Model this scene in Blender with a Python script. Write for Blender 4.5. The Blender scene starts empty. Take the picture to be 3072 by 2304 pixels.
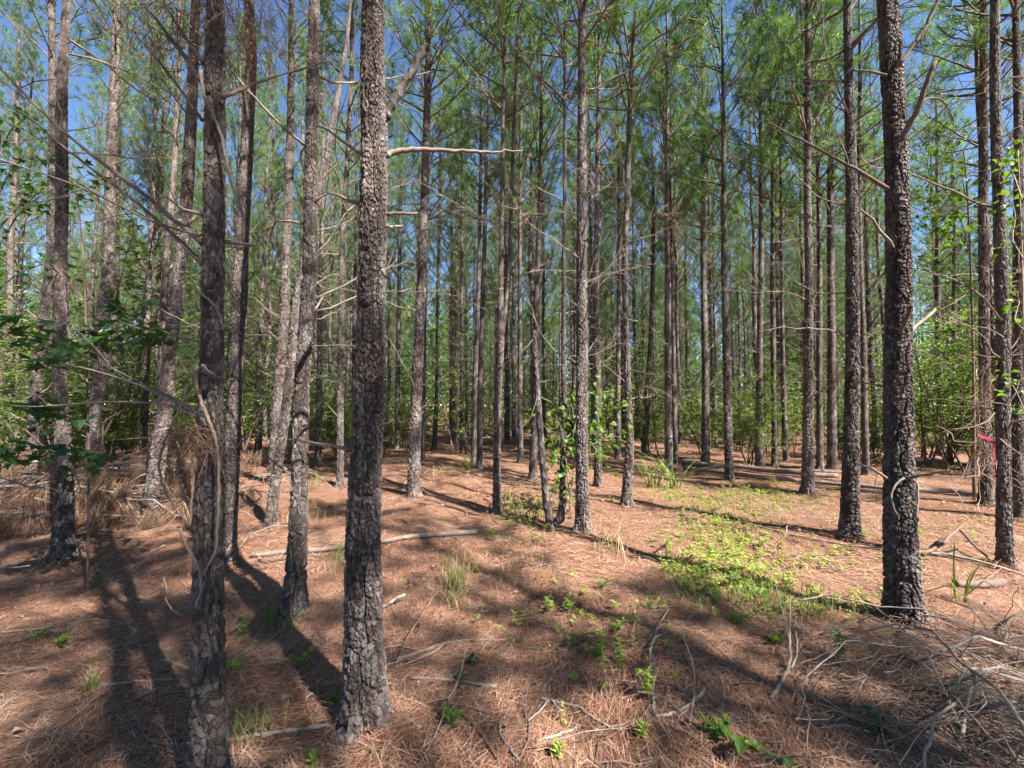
import bpy, math
import numpy as np
from math import radians, sin, cos, pi, tan, atan2, sqrt, exp

# ------------------------------------------------------------------ camera, sky, sun, exposure
scene = bpy.context.scene
W, H, F = 1024.0, 768.0, 393.0            # frame the photo was measured in, focal length in its pixels
CAM = np.array((0.0, 0.0, 1.55))
PITCH = radians(2.77)
cam_data = bpy.data.cameras.new('camera')
cam_data.sensor_width = 36.0
cam_data.lens = F / W * 36.0
cam_data.clip_start = 0.05
cam_data.clip_end = 1000.0
cam = bpy.data.objects.new('camera', cam_data)
scene.collection.objects.link(cam)
cam.location = CAM
cam.rotation_euler = (pi / 2 + PITCH, 0, 0)
scene.camera = cam

SUN_AZ = radians(132.0)                   # clockwise from +Y (view direction): behind the camera, to the right
SUN_EL = radians(47.0)
SUN_DIR = np.array((sin(SUN_AZ) * cos(SUN_EL), cos(SUN_AZ) * cos(SUN_EL), sin(SUN_EL)))
world = bpy.data.worlds.new('World')
scene.world = world
world.use_nodes = True
wn = world.node_tree
sky = wn.nodes.new('ShaderNodeTexSky')
sky.sky_type = 'NISHITA'
sky.sun_disc = False
sky.sun_elevation = SUN_EL
sky.sun_rotation = SUN_AZ
sky.air_density = 1.0
sky.altitude = 1200
sky.dust_density = 0.05
sky.ozone_density = 5.0
wn.links.new(sky.outputs[0], wn.nodes['Background'].inputs[0])
wn.nodes['Background'].inputs[1].default_value = 0.062
sun_data = bpy.data.lights.new('sun', 'SUN')
sun_data.energy = 5.0
sun_data.angle = radians(0.55)
sun_data.color = (1.0, 0.95, 0.87)
sun = bpy.data.objects.new('sun', sun_data)
scene.collection.objects.link(sun)
sun.rotation_euler = (pi / 2 - SUN_EL, 0, pi - SUN_AZ)
sun.location = tuple(SUN_DIR * 60)
scene.view_settings.view_transform = 'Standard'
scene.view_settings.look = 'None'
scene.view_settings.gamma = 1.0
scene.view_settings.exposure = 2.1
cy = scene.cycles
cy.max_bounces = 4
cy.diffuse_bounces = 2
cy.glossy_bounces = 1
cy.transmission_bounces = 3
cy.transparent_max_bounces = 4
cy.caustics_reflective = False
cy.caustics_refractive = False
cy.use_denoising = True
cy.use_adaptive_sampling = True
cy.adaptive_threshold = 0.04

# ------------------------------------------------------------------ geometry of the view
FW = np.array((0, cos(PITCH), sin(PITCH)))
UP = np.array((0, -sin(PITCH), cos(PITCH)))


def ray(px, py):
    return np.array((1.0, 0, 0)) * (px - 512) / F - UP * (py - 384) / F + FW


def at(px, py, Y):
    d = ray(px, py)
    return CAM + d * (Y / d[1])


def ground(x, y):
    x = np.asarray(x, float); y = np.asarray(y, float)
    z = 0.030 * np.sin(1.7 * x + 0.6 * y + 1.0) * np.cos(1.1 * y - 0.5 * x)
    z = z + 0.022 * np.sin(3.9 * x - 1.3 * y + 2.0) * np.sin(2.7 * y + 0.8 * x)
    z = z + 0.010 * np.sin(8.1 * x + 4.3 * y) * np.cos(6.7 * y - 3.1 * x + 1.0)
    z = z + 0.07 * np.sin(0.55 * x + 0.3) * np.sin(0.48 * y + 0.9)
    z = z + 0.07 * np.exp(-((x + 0.6) ** 2 / 2.0 + (y - 4.6) ** 2 / 0.9))
    return z


def hit(px, py):
    d = ray(px, py)
    z = 0.0
    for _ in range(8):
        t = (z - CAM[2]) / d[2]
        p = CAM + d * t
        z = float(ground(p[0], p[1]))
    return np.array((p[0], p[1], z))


def project(p):
    v = np.asarray(p) - CAM
    zf = v @ FW
    return 512 + F * v[..., 0] / zf, 384 - F * (v @ UP) / zf, zf


# ------------------------------------------------------------------ mesh helpers
COL = scene.collection


class MB:
    def __init__(self):
        self.v = []; self.q = []; self.t = []; self.n = 0; self.a = []

    def add(self, v, q=None, t=None, a=None):
        v = np.asarray(v, float).reshape(-1, 3)
        if q is not None and len(q): self.q.append(np.asarray(q, np.int64).reshape(-1, 4) + self.n)
        if t is not None and len(t): self.t.append(np.asarray(t, np.int64).reshape(-1, 3) + self.n)
        self.v.append(v); self.n += len(v)
        if a is not None: self.a.append(np.asarray(a, float))

    def tube(self, pts, rad, k=5, cap=True):
        P = np.asarray(pts, float); n = len(P)
        R = np.broadcast_to(np.asarray(rad, float), (n,))
        T = np.gradient(P, axis=0)
        T /= np.linalg.norm(T, axis=1, keepdims=True) + 1e-9
        m = np.abs(T.mean(0)); ref = np.eye(3)[int(np.argmin(m))]
        A = np.cross(T, ref); A /= np.linalg.norm(A, axis=1, keepdims=True) + 1e-9
        B = np.cross(T, A)
        th = np.arange(k) * 2 * pi / k
        V = P[:, None] + (A[:, None] * np.cos(th)[None, :, None] + B[:, None] * np.sin(th)[None, :, None]) * R[:, None, None]
        i = np.arange(n - 1)[:, None] * k; j = np.arange(k)[None]; j2 = (j + 1) % k
        Q = np.stack([i + j, i + j2, i + k + j2, i + k + j], -1).reshape(-1, 4)
        V = V.reshape(-1, 3); Tt = []
        if cap:
            V = np.vstack([V, P[0], P[-1]]); b = n * k
            jj = np.arange(k); jn = (jj + 1) % k
            Tt = np.vstack([np.stack([np.full(k, b), jn, jj], 1), np.stack([np.full(k, b + 1), (n - 1) * k + jj, (n - 1) * k + jn], 1)])
        self.add(V, Q, Tt)

    def needles(self, base, d, length, width, rng, droop=0.0):
        base = np.asarray(base, float); d = np.asarray(d, float); n = len(base)
        s = np.cross(d, rng.normal(size=(n, 3))); s /= np.linalg.norm(s, axis=1, keepdims=True) + 1e-9
        L = np.broadcast_to(np.asarray(length, float), (n,))[:, None]
        w = np.broadcast_to(np.asarray(width, float), (n,))[:, None] * 0.5
        tip = base + d * L; tip[:, 2] -= droop * L[:, 0]
        V = np.stack([base - s * w, base + s * w, tip], 1)
        self.add(V, None, np.arange(3 * n).reshape(-1, 3))

    def strips(self, base, d, side, length, width, bend, seg=2):
        """flat curved strips: base, direction, side vector, bend vector at the tip"""
        n = len(base); f = np.linspace(0, 1, seg + 1)
        L = np.broadcast_to(np.asarray(length, float), (n,))[:, None]
        w = np.broadcast_to(np.asarray(width, float), (n,))[:, None] * 0.5
        rows = []
        for t in f[:-1]:
            c = base + d * L * t + bend * (t * t)
            ww = w * (1 - 0.35 * t)
            rows += [c - side * ww, c + side * ww]
        rows.append(base + d * L + bend)
        V = np.stack(rows, 1); m = 2 * seg + 1
        off = (np.arange(n) * m)[:, None]
        Q = [off + np.array([2 * i, 2 * i + 1, 2 * i + 3, 2 * i + 2]) for i in range(seg - 1)]
        T = off + np.array([2 * seg - 2, 2 * seg - 1, 2 * seg])
        self.add(V, np.vstack(Q) if Q else None, T)

    def leaves(self, base, d, nrm, length, width, fold=0.18):
        """folded leaf: base, two sides, tip; a ridge line along the middle"""
        n = len(base)
        d = d / (np.linalg.norm(d, axis=1, keepdims=True) + 1e-9)
        s = np.cross(d, nrm); s /= np.linalg.norm(s, axis=1, keepdims=True) + 1e-9
        u = np.cross(s, d)
        L = np.broadcast_to(np.asarray(length, float), (n,))[:, None]
        w = np.broadcast_to(np.asarray(width, float), (n,))[:, None] * 0.5
        m = base + d * L * 0.42
        V = np.stack([base, m + s * w + u * w * fold * 2, base + d * L - u * L * 0.12, m - s * w + u * w * fold * 2, m], 1)
        off = (np.arange(n) * 5)[:, None]
        T = np.vstack([off + np.array(t) for t in ((0, 1, 4), (1, 2, 4), (2, 3, 4), (3, 0, 4))])
        self.add(V, None, T)

    def mesh(self, name, mat, smooth=False, attr=None):
        me = bpy.data.meshes.new(name)
        V = np.concatenate(self.v)
        Q = np.concatenate(self.q) if self.q else np.zeros((0, 4), np.int64)
        T = np.concatenate(self.t) if self.t else np.zeros((0, 3), np.int64)
        me.vertices.add(len(V)); me.vertices.foreach_set('co', V.astype(np.float32).ravel())
        loops = np.concatenate([Q.ravel(), T.ravel()]).astype(np.int32)
        me.loops.add(len(loops)); me.loops.foreach_set('vertex_index', loops)
        npoly = len(Q) + len(T)
        me.polygons.add(npoly)
        st = np.concatenate([np.arange(len(Q)) * 4, len(Q) * 4 + np.arange(len(T)) * 3]).astype(np.int32)
        me.polygons.foreach_set('loop_start', st)
        if attr and self.a:
            A = me.attributes.new(attr, 'FLOAT', 'POINT')
            A.data.foreach_set('value', np.concatenate(self.a).astype(np.float32))
        me.materials.append(mat)
        me.update(calc_edges=True)
        me.polygons.foreach_set('use_smooth', np.full(npoly, smooth))
        me.validate()
        return me


def link(name, me, parent=None, loc=None, rot=None, scale=None):
    o = bpy.data.objects.new(name, me); COL.objects.link(o)
    if parent is not None: o.parent = parent
    if loc is not None: o.location = tuple(float(c) for c in loc)
    if rot is not None: o.rotation_euler = tuple(float(c) for c in rot)
    if scale is not None: o.scale = (float(scale),) * 3 if np.isscalar(scale) else tuple(float(c) for c in scale)
    return o


def tag(o, label=None, cat=None, group=None, kind=None):
    if label: o['label'] = label
    if cat: o['category'] = cat
    if group: o['group'] = group
    if kind: o['kind'] = kind
    return o


def thing(name, label, cat, loc=(0, 0, 0), group=None, rotz=0.0, scale=None):
    e = bpy.data.objects.new(name, None); COL.objects.link(e)
    e.empty_display_size = 0.1
    e.location = tuple(float(c) for c in loc); e.rotation_euler = (0, 0, rotz)
    if scale is not None: e.scale = (scale,) * 3
    return tag(e, label, cat, group)


# ------------------------------------------------------------------ materials
def new_mat(name):
    m = bpy.data.materials.new(name); m.use_nodes = True
    return m, m.node_tree.nodes, m.node_tree.links, m.node_tree.nodes['Principled BSDF']


def ramp(nd, stops, interp='LINEAR'):
    r = nd.new('ShaderNodeValToRGB'); cr = r.color_ramp; cr.interpolation = interp
    while len(cr.elements) < len(stops): cr.elements.new(0.5)
    for e, (p, c) in zip(cr.elements, stops):
        e.position = p; e.color = (*c, 1)
    return r


def noise(nd, lk, scale, detail=3, rough=0.6, vec=None, mapping=None, dist=0.0):
    n = nd.new('ShaderNodeTexNoise')
    n.inputs['Scale'].default_value = scale; n.inputs['Detail'].default_value = detail
    n.inputs['Roughness'].default_value = rough; n.inputs['Distortion'].default_value = dist
    if vec is not None:
        if mapping:
            mp = nd.new('ShaderNodeMapping'); mp.inputs['Scale'].default_value = mapping
            lk.new(vec, mp.inputs[0]); vec = mp.outputs[0]
        lk.new(vec, n.inputs['Vector'])
    return n


def mixc(nd, lk, fac, a, b, mode='MIX'):
    m = nd.new('ShaderNodeMix'); m.data_type = 'RGBA'; m.blend_type = mode
    for s, val in ((0, fac), (6, a), (7, b)):
        if hasattr(val, 'links'): lk.new(val, m.inputs[s])
        elif isinstance(val, (int, float)): m.inputs[s].default_value = val
        else: m.inputs[s].default_value = (*val, 1)
    return m.outputs[2]


def mat_bark(name, near):
    m, nd, lk, bs = new_mat(name)
    tc = nd.new('ShaderNodeTexCoord'); ob = tc.outputs['Object']
    n2 = noise(nd, lk, 9.0, 4, 0.65, ob, (1, 1, 0.45))
    if near:
        at_ = nd.new('ShaderNodeAttribute'); at_.attribute_name = 'tone'
        mx = nd.new('ShaderNodeMath'); mx.operation = 'MULTIPLY_ADD'
        lk.new(at_.outputs['Fac'], mx.inputs[0]); mx.inputs[1].default_value = 0.62
        ad = nd.new('ShaderNodeMath'); ad.operation = 'MULTIPLY_ADD'
        lk.new(n2.outputs[0], ad.inputs[0]); ad.inputs[1].default_value = 0.75; ad.inputs[2].default_value = -0.18
        lk.new(ad.outputs[0], mx.inputs[2]); fac = mx.outputs[0]
    else:
        vo = nd.new('ShaderNodeTexVoronoi'); vo.inputs['Scale'].default_value = 28
        mp = nd.new('ShaderNodeMapping'); mp.inputs['Scale'].default_value = (1, 1, 0.5)
        lk.new(ob, mp.inputs[0]); lk.new(mp.outputs[0], vo.inputs['Vector'])
        sp = nd.new('ShaderNodeSeparateColor'); lk.new(vo.outputs['Color'], sp.inputs[0])
        ad = nd.new('ShaderNodeMath'); ad.operation = 'MULTIPLY_ADD'
        lk.new(sp.outputs[0], ad.inputs[0]); ad.inputs[1].default_value = 0.5
        lk.new(n2.outputs[0], ad.inputs[2])
        sb = nd.new('ShaderNodeMath'); sb.operation = 'SUBTRACT'; lk.new(ad.outputs[0], sb.inputs[0]); sb.inputs[1].default_value = 0.22
        fac = sb.outputs[0]
    r = ramp(nd, [(0.0, (0.022, 0.016, 0.014)), (0.3, (0.05, 0.037, 0.033)), (0.5, (0.09, 0.071, 0.064)), (0.75, (0.175, 0.152, 0.142)), (1.0, (0.36, 0.335, 0.32))])
    lk.new(fac, r.inputs[0])
    # patches of pale grey lichen and of redder bark
    n3 = noise(nd, lk, 2.2, 5, 0.7, ob, (1, 1, 0.6))
    r3 = ramp(nd, [(0.45, (0, 0, 0)), (0.72, (1, 1, 1))]); lk.new(n3.outputs[0], r3.inputs[0])
    c = mixc(nd, lk, r3.outputs[0], r.outputs[0], (1.0, 0.86, 0.78), 'MULTIPLY')
    n4 = noise(nd, lk, 34.0, 2, 0.5, ob)
    r4 = ramp(nd, [(0.66, (0, 0, 0)), (0.78, (1, 1, 1))]); lk.new(n4.outputs[0], r4.inputs[0])
    c = mixc(nd, lk, r4.outputs[0], c, (0.27, 0.26, 0.24))
    oi = nd.new('ShaderNodeObjectInfo')
    hv = nd.new('ShaderNodeHueSaturation')
    mr = nd.new('ShaderNodeMapRange'); lk.new(oi.outputs['Random'], mr.inputs[0]); mr.inputs[3].default_value = 0.72 if near else 0.55; mr.inputs[4].default_value = 1.1 if near else 0.95
    lk.new(mr.outputs[0], hv.inputs['Value']); lk.new(c, hv.inputs['Color'])
    lk.new(hv.outputs[0], bs.inputs['Base Color'])
    bs.inputs['Roughness'].default_value = 0.85
    bs.inputs['Specular IOR Level'].default_value = 0.25
    bp = nd.new('ShaderNodeBump'); bp.inputs['Strength'].default_value = 0.9
    bp.inputs['Distance'].default_value = 0.006 if near else 0.02
    nb = noise(nd, lk, 90 if near else 30, 3, 0.7, ob, (1, 1, 0.5))
    lk.new(nb.outputs[0] if near else vo.outputs['Distance'], bp.inputs['Height'])
    lk.new(bp.outputs[0], bs.inputs['Normal'])
    return m


def mat_wood(name, stops, scale=14.0):
    m, nd, lk, bs = new_mat(name)
    tc = nd.new('ShaderNodeTexCoord')
    n = noise(nd, lk, scale, 4, 0.7, tc.outputs['Object'])
    gi = nd.new('ShaderNodeNewGeometry')
    ad = nd.new('ShaderNodeMath'); ad.operation = 'MULTIPLY_ADD'
    lk.new(gi.outputs['Random Per Island'], ad.inputs[0]); ad.inputs[1].default_value = 0.5
    sb = nd.new('ShaderNodeMath'); sb.operation = 'SUBTRACT'; lk.new(n.outputs[0], sb.inputs[0]); sb.inputs[1].default_value = 0.25
    lk.new(sb.outputs[0], ad.inputs[2])
    r = ramp(nd, stops); lk.new(ad.outputs[0], r.inputs[0])
    lk.new(r.outputs[0], bs.inputs['Base Color'])
    bs.inputs['Roughness'].default_value = 0.85; bs.inputs['Specular IOR Level'].default_value = 0.2
    bp = nd.new('ShaderNodeBump'); bp.inputs['Strength'].default_value = 0.5; bp.inputs['Distance'].default_value = 0.01
    nb = noise(nd, lk, scale * 5, 3, 0.7, tc.outputs['Object']); lk.new(nb.outputs[0], bp.inputs['Height'])
    lk.new(bp.outputs[0], bs.inputs['Normal'])
    return m


def mat_leaf(name, stops, trans, tfac=0.4, rough=0.55, spec=0.3, objvar=0.0):
    m, nd, lk, bs = new_mat(name)
    gi = nd.new('ShaderNodeNewGeometry')
    oi = nd.new('ShaderNodeObjectInfo')
    ad = nd.new('ShaderNodeMath'); ad.operation = 'MULTIPLY_ADD'
    lk.new(oi.outputs['Random'], ad.inputs[0]); ad.inputs[1].default_value = objvar
    ml = nd.new('ShaderNodeMath'); ml.operation = 'MULTIPLY'; lk.new(gi.outputs['Random Per Island'], ml.inputs[0]); ml.inputs[1].default_value = 1 - objvar
    lk.new(ml.outputs[0], ad.inputs[2])
    r = ramp(nd, stops); lk.new(ad.outputs[0], r.inputs[0])
    lk.new(r.outputs[0], bs.inputs['Base Color'])
    bs.inputs['Roughness'].default_value = rough; bs.inputs['Specular IOR Level'].default_value = spec
    if tfac > 0:
        tr = nd.new('ShaderNodeBsdfTranslucent')
        c = mixc(nd, lk, 1.0, r.outputs[0], trans, 'MULTIPLY'); lk.new(c, tr.inputs[0])
        mx = nd.new('ShaderNodeMixShader'); mx.inputs[0].default_value = tfac
        lk.new(bs.outputs[0], mx.inputs[1]); lk.new(tr.outputs[0], mx.inputs[2])
        lk.new(mx.outputs[0], nd['Material Output'].inputs[0])
    return m


def mat_ground():
    m, nd, lk, bs = new_mat('forest_floor')
    tc = nd.new('ShaderNodeTexCoord'); ob = tc.outputs['Object']
    n1 = noise(nd, lk, 0.8, 5, 0.65, ob)
    n2 = noise(nd, lk, 60, 4, 0.75, ob, (1, 1, 1), 1.5)
    n5 = noise(nd, lk, 42, 3, 0.7, ob, (1, 0.22, 1), 2.5)
    ad = nd.new('ShaderNodeMath'); ad.operation = 'ADD'; lk.new(n2.outputs[0], ad.inputs[0]); lk.new(n5.outputs[0], ad.inputs[1])
    hf = nd.new('ShaderNodeMath'); hf.operation = 'MULTIPLY'; lk.new(ad.outputs[0], hf.inputs[0]); hf.inputs[1].default_value = 0.5
    r = ramp(nd, [(0.34, (0.04, 0.02, 0.014)), (0.46, (0.14, 0.068, 0.044)), (0.56, (0.27, 0.148, 0.098)), (0.7, (0.44, 0.295, 0.21))])
    lk.new(hf.outputs[0], r.inputs[0])
    r1 = ramp(nd, [(0.50, (0, 0, 0)), (0.68, (1, 1, 1))]); lk.new(n1.outputs[0], r1.inputs[0])
    sm = nd.new('ShaderNodeMath'); sm.operation = 'MULTIPLY'; lk.new(r1.outputs[0], sm.inputs[0]); sm.inputs[1].default_value = 0.55
    soil = ramp(nd, [(0.38, (0.11, 0.07, 0.048)), (0.65, (0.36, 0.26, 0.185))]); lk.new(n2.outputs[0], soil.inputs[0])
    c = mixc(nd, lk, sm.outputs[0], r.outputs[0], soil.outputs[0])
    lk.new(c, bs.inputs['Base Color'])
    bs.inputs['Roughness'].default_value = 0.95; bs.inputs['Specular IOR Level'].default_value = 0.1
    bp = nd.new('ShaderNodeBump'); bp.inputs['Strength'].default_value = 0.9; bp.inputs['Distance'].default_value = 0.03
    lk.new(hf.outputs[0], bp.inputs['Height']); lk.new(bp.outputs[0], bs.inputs['Normal'])
    return m


M = {}
M['bark'] = mat_bark('pine_bark', True)
M['bark_far'] = mat_bark('pine_bark_plain', False)
M['twig'] = mat_wood('dead_branch_wood', [(0.0, (0.06, 0.045, 0.038)), (0.45, (0.15, 0.115, 0.095)), (0.8, (0.30, 0.25, 0.215)), (1, (0.42, 0.37, 0.33))])
M['twig_brown'] = mat_wood('brown_branch_wood', [(0.0, (0.055, 0.038, 0.03)), (0.5, (0.13, 0.09, 0.07)), (1, (0.24, 0.18, 0.14))])
M['pale'] = mat_wood('weathered_wood', [(0.0, (0.10, 0.075, 0.06)), (0.4, (0.22, 0.175, 0.145)), (0.75, (0.36, 0.305, 0.26)), (1, (0.5, 0.45, 0.40))], 22)
M['log'] = mat_wood('log_bark', [(0.0, (0.05, 0.038, 0.032)), (0.5, (0.16, 0.125, 0.105)), (1, (0.34, 0.29, 0.255))], 18)
M['vine'] = mat_wood('dead_vine', [(0.0, (0.12, 0.08, 0.058)), (0.5, (0.25, 0.18, 0.135)), (1, (0.42, 0.34, 0.28))], 25)
M['needles'] = mat_leaf('pine_needles', [(0.0, (0.05, 0.10, 0.048)), (0.35, (0.09, 0.165, 0.062)), (0.7, (0.15, 0.24, 0.075)), (0.95, (0.22, 0.29, 0.09)), (1, (0.30, 0.21, 0.10))], (1.15, 1.35, 0.6), 0.45, 0.45, 0.4, 0.18)
M['straw'] = mat_leaf('pine_straw', [(0.0, (0.085, 0.036, 0.023)), (0.3, (0.22, 0.095, 0.06)), (0.6, (0.36, 0.19, 0.125)), (0.88, (0.46, 0.29, 0.20)), (1, (0.56, 0.43, 0.33))], (1, 1, 1), 0.0, 0.6, 0.3)
M['hang'] = mat_leaf('hanging_straw', [(0.0, (0.07, 0.034, 0.022)), (0.5, (0.20, 0.112, 0.068)), (1, (0.42, 0.29, 0.19))], (1, 0.9, 0.7), 0.25, 0.6, 0.25)
M['leaf_shade'] = mat_leaf('broad_leaf_shaded_green', [(0.0, (0.028, 0.062, 0.025)), (0.6, (0.05, 0.105, 0.035)), (1, (0.085, 0.15, 0.045))], (1.5, 1.7, 0.5), 0.42, 0.45, 0.4)  # leaf green darkened, the shade over these plants put into the colour
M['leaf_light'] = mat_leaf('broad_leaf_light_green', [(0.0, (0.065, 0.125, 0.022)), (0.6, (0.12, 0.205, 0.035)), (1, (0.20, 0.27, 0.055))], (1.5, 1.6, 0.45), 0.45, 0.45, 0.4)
M['leaf_shrub'] = mat_leaf('shrub_leaf', [(0.0, (0.045, 0.085, 0.022)), (0.5, (0.10, 0.165, 0.036)), (0.85, (0.175, 0.24, 0.055)), (1, (0.26, 0.29, 0.08))], (1.5, 1.6, 0.45), 0.42, 0.5, 0.35, 0.3)
M['weed'] = mat_leaf('weed_leaf', [(0.0, (0.12, 0.18, 0.03)), (0.5, (0.23, 0.30, 0.055)), (1, (0.37, 0.39, 0.10))], (1.3, 1.4, 0.5), 0.35, 0.55, 0.25)
M['grass'] = mat_leaf('grass_blade', [(0.0, (0.07, 0.125, 0.028)), (0.6, (0.15, 0.22, 0.05)), (0.85, (0.27, 0.28, 0.09)), (1, (0.45, 0.36, 0.20))], (1.3, 1.4, 0.5), 0.35, 0.5, 0.3)
M['grass_dry'] = mat_leaf('dry_grass_blade', [(0.0, (0.30, 0.22, 0.11)), (0.6, (0.46, 0.37, 0.20)), (1, (0.36, 0.36, 0.12))], (1, 1, 0.7), 0.3, 0.5, 0.3)
M['ribbon'] = mat_leaf('pink_ribbon', [(0.0, (0.42, 0.015, 0.07)), (1, (0.5, 0.03, 0.10))], (1.2, 1, 1), 0.3, 0.35, 0.4)
M['ground'] = mat_ground()

# ------------------------------------------------------------------ forest floor
def graded(n, near, far):
    u = np.linspace(-1, 1, n)
    return near * u + (far - near) * np.sign(u) * np.abs(u) ** 5


gx = graded(301, 13, 220); gy = graded(301, 13, 220) + 6
XX, YY = np.meshgrid(gx, gy)
mb = MB()
n = len(gx)
i, j = np.meshgrid(np.arange(n - 1), np.arange(n - 1))
idx = (j * n + i).ravel()
mb.add(np.stack([XX, YY, ground(XX, YY)], -1).reshape(-1, 3), np.stack([idx, idx + 1, idx + n + 1, idx + n], 1))
tag(link('ground', mb.mesh('ground', M['ground'], True)), kind='structure')

# ------------------------------------------------------------------ pine building blocks
rng = np.random.default_rng(7)


def unit(v):
    v = np.asarray(v, float); return v / (np.linalg.norm(v, axis=-1, keepdims=True) + 1e-9)


def hash2(a, b, s):
    x = np.sin(a * 127.1 + b * 311.7 + s * 74.7) * 43758.5453
    return x - np.floor(x)


def cells(u, v, nu, seed):
    """jittered cells, wrapping every nu cells in u: distance to the border, random value of the cell"""
    iu = np.floor(u); iv = np.floor(v)
    f1 = np.full(u.shape, 9.0); f2 = np.full(u.shape, 9.0); rid = np.zeros(u.shape); dv1 = np.zeros(u.shape)
    for du in (-1, 0, 1):
        for dv in (-1, 0, 1):
            cu = iu + du; cv = iv + dv; w = np.mod(cu, nu)
            px = cu + 0.1 + 0.8 * hash2(w, cv, seed); py = cv + 0.1 + 0.8 * hash2(w, cv, seed + 5)
            d = np.hypot(u - px, v - py)
            m = d < f1
            f2 = np.where(m, f1, np.minimum(f2, d))
            rid = np.where(m, hash2(w, cv, seed + 9), rid)
            dv1 = np.where(m, v - py, dv1)
            f1 = np.where(m, d, f1)
    return f2 - f1, rid, dv1


def trunk_mesh(name, zs, xs, ys, rs, sides, step, fine_top, amp, seed, mat, coarse=0.3):
    """a trunk along a path (x(z), y(z)), its bark broken into raised plates"""
    z0, z1 = zs[0], zs[-1]
    zz = np.concatenate([np.arange(z0, min(fine_top, z1), step), np.arange(min(fine_top, z1), z1, coarse), [z1]])
    x = np.interp(zz, zs, xs); y = np.interp(zz, zs, ys); r = np.interp(zz, zs, rs)
    k = np.array((1, 4, 6, 4, 1.0)); k /= k.sum()
    if len(zz) > 40:
        wn_ = max(1, int(0.22 / step)); ker = np.hanning(2 * wn_ + 3); ker /= ker.sum()
        pad = len(ker) // 2
        sm = lambda a: np.convolve(np.pad(a, pad, mode='reflect', reflect_type='odd'), ker, 'valid')
        x, y, r = sm(x), sm(y), sm(r)
    th = np.arange(sides) * 2 * pi / sides
    TH, ZZ = np.meshgrid(th, zz); RR = np.broadcast_to(r[:, None], TH.shape).copy()
    tone = np.zeros(TH.shape)
    if amp > 0:
        rm = float(np.mean(rs[:max(2, len(rs) // 2)]))
        h1 = (seed * 0.618) % 1.0; h2 = (seed * 0.381) % 1.0
        nu = max(8, int(round(2 * pi * rm / (0.0135 + 0.006 * h1))))
        wob = 0.35 * np.sin(ZZ * 9 + 2 * np.sin(TH * 2 + seed)) + 0.18 * np.sin(ZZ * 31 + TH * 4 + seed)
        e, rid, dv = cells(TH / (2 * pi) * nu + wob, ZZ / (0.024 + 0.018 * h2) + 0.25 * np.sin(TH * 7 + ZZ * 11), nu, seed)
        pl = np.clip((e - 0.03) / 0.15, 0, 1)
        e2, rid2, _ = cells(TH / (2 * pi) * max(5, nu // 3) + wob * 0.5, ZZ / (0.16 + 0.14 * h1), max(5, nu // 3), seed + 3)
        fis = np.clip(e2 / 0.12, 0, 1)
        hgt = pl * (0.45 + 0.75 * rid - 0.25 * dv) * (0.35 + 0.65 * fis) - 0.9 * (1 - fis)
        RR += amp * (1.15 - 0.55 * np.clip(ZZ / 7, 0, 1)) * hgt * np.clip(RR / 0.07, 0.35, 1.15) - amp * 0.5
        RR *= 1 + 0.03 * np.sin(TH * 2 + ZZ * 1.3 + seed) + 0.02 * np.sin(TH * 3 - ZZ * 2.1)
        tone = 0.65 * rid + 0.35 * rid2
    base = np.clip(ZZ - z0 - 0.1, 0, 9)
    RR *= 1 + 0.42 * np.exp(-base / 0.085) * (1 + 0.6 * np.sin(TH * 3 + seed) + 0.4 * np.sin(TH * 5 + 2 * seed))
    V = np.stack([x[:, None] + RR * np.cos(TH), y[:, None] + RR * np.sin(TH), ZZ], -1)
    nz = len(zz)
    i = (np.arange(nz - 1) * sides)[:, None]; jj = np.arange(sides)[None]; j2 = (jj + 1) % sides
    Q = np.stack([i + jj, i + j2, i + sides + j2, i + sides + jj], -1).reshape(-1, 4)
    b = MB(); b.add(V.reshape(-1, 3), Q, None, tone.ravel())
    return b.mesh(name, mat, not (amp > 0.009), 'tone')


def wander(p0, d0, length, n, wob, lift, rg):
    """a crooked path that starts along d0"""
    P = [np.asarray(p0, float)]; d = unit(d0)
    for _ in range(n):
        d = unit(d + rg.normal(size=3) * wob + np.array((0, 0, lift)))
        P.append(P[-1] + d * length / n)
    return np.array(P)


def add_dead_branch(b, p0, d0, L, r0, rg, k=4, twigs=5, wob=0.13, lift=0.02, n=6):
    P = wander(p0, d0, L, n, wob, lift, rg)
    b.tube(P, np.linspace(r0, r0 * 0.22, len(P)), k, True)
    for _ in range(twigs):
        t = rg.uniform(0.25, 0.95); i0 = int(t * n); q = P[i0] + (P[min(i0 + 1, n)] - P[i0]) * (t * n - i0)
        d = unit(unit(P[min(i0 + 1, n)] - P[i0]) + rg.normal(size=3) * 0.55)
        l2 = L * rg.uniform(0.14, 0.42) * (1.15 - 0.5 * t)
        S = wander(q, d, l2, 4, 0.22, 0.03, rg)
        b.tube(S, np.linspace(r0 * 0.42, r0 * 0.13, 5), 3, False)
        if rg.random() < 0.6:
            s2 = wander(S[2], unit(S[3] - S[2]) + rg.normal(size=3) * 0.6, l2 * 0.5, 3, 0.25, 0.0, rg)
            b.tube(s2, np.linspace(r0 * 0.24, r0 * 0.1, 4), 3, False)


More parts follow.
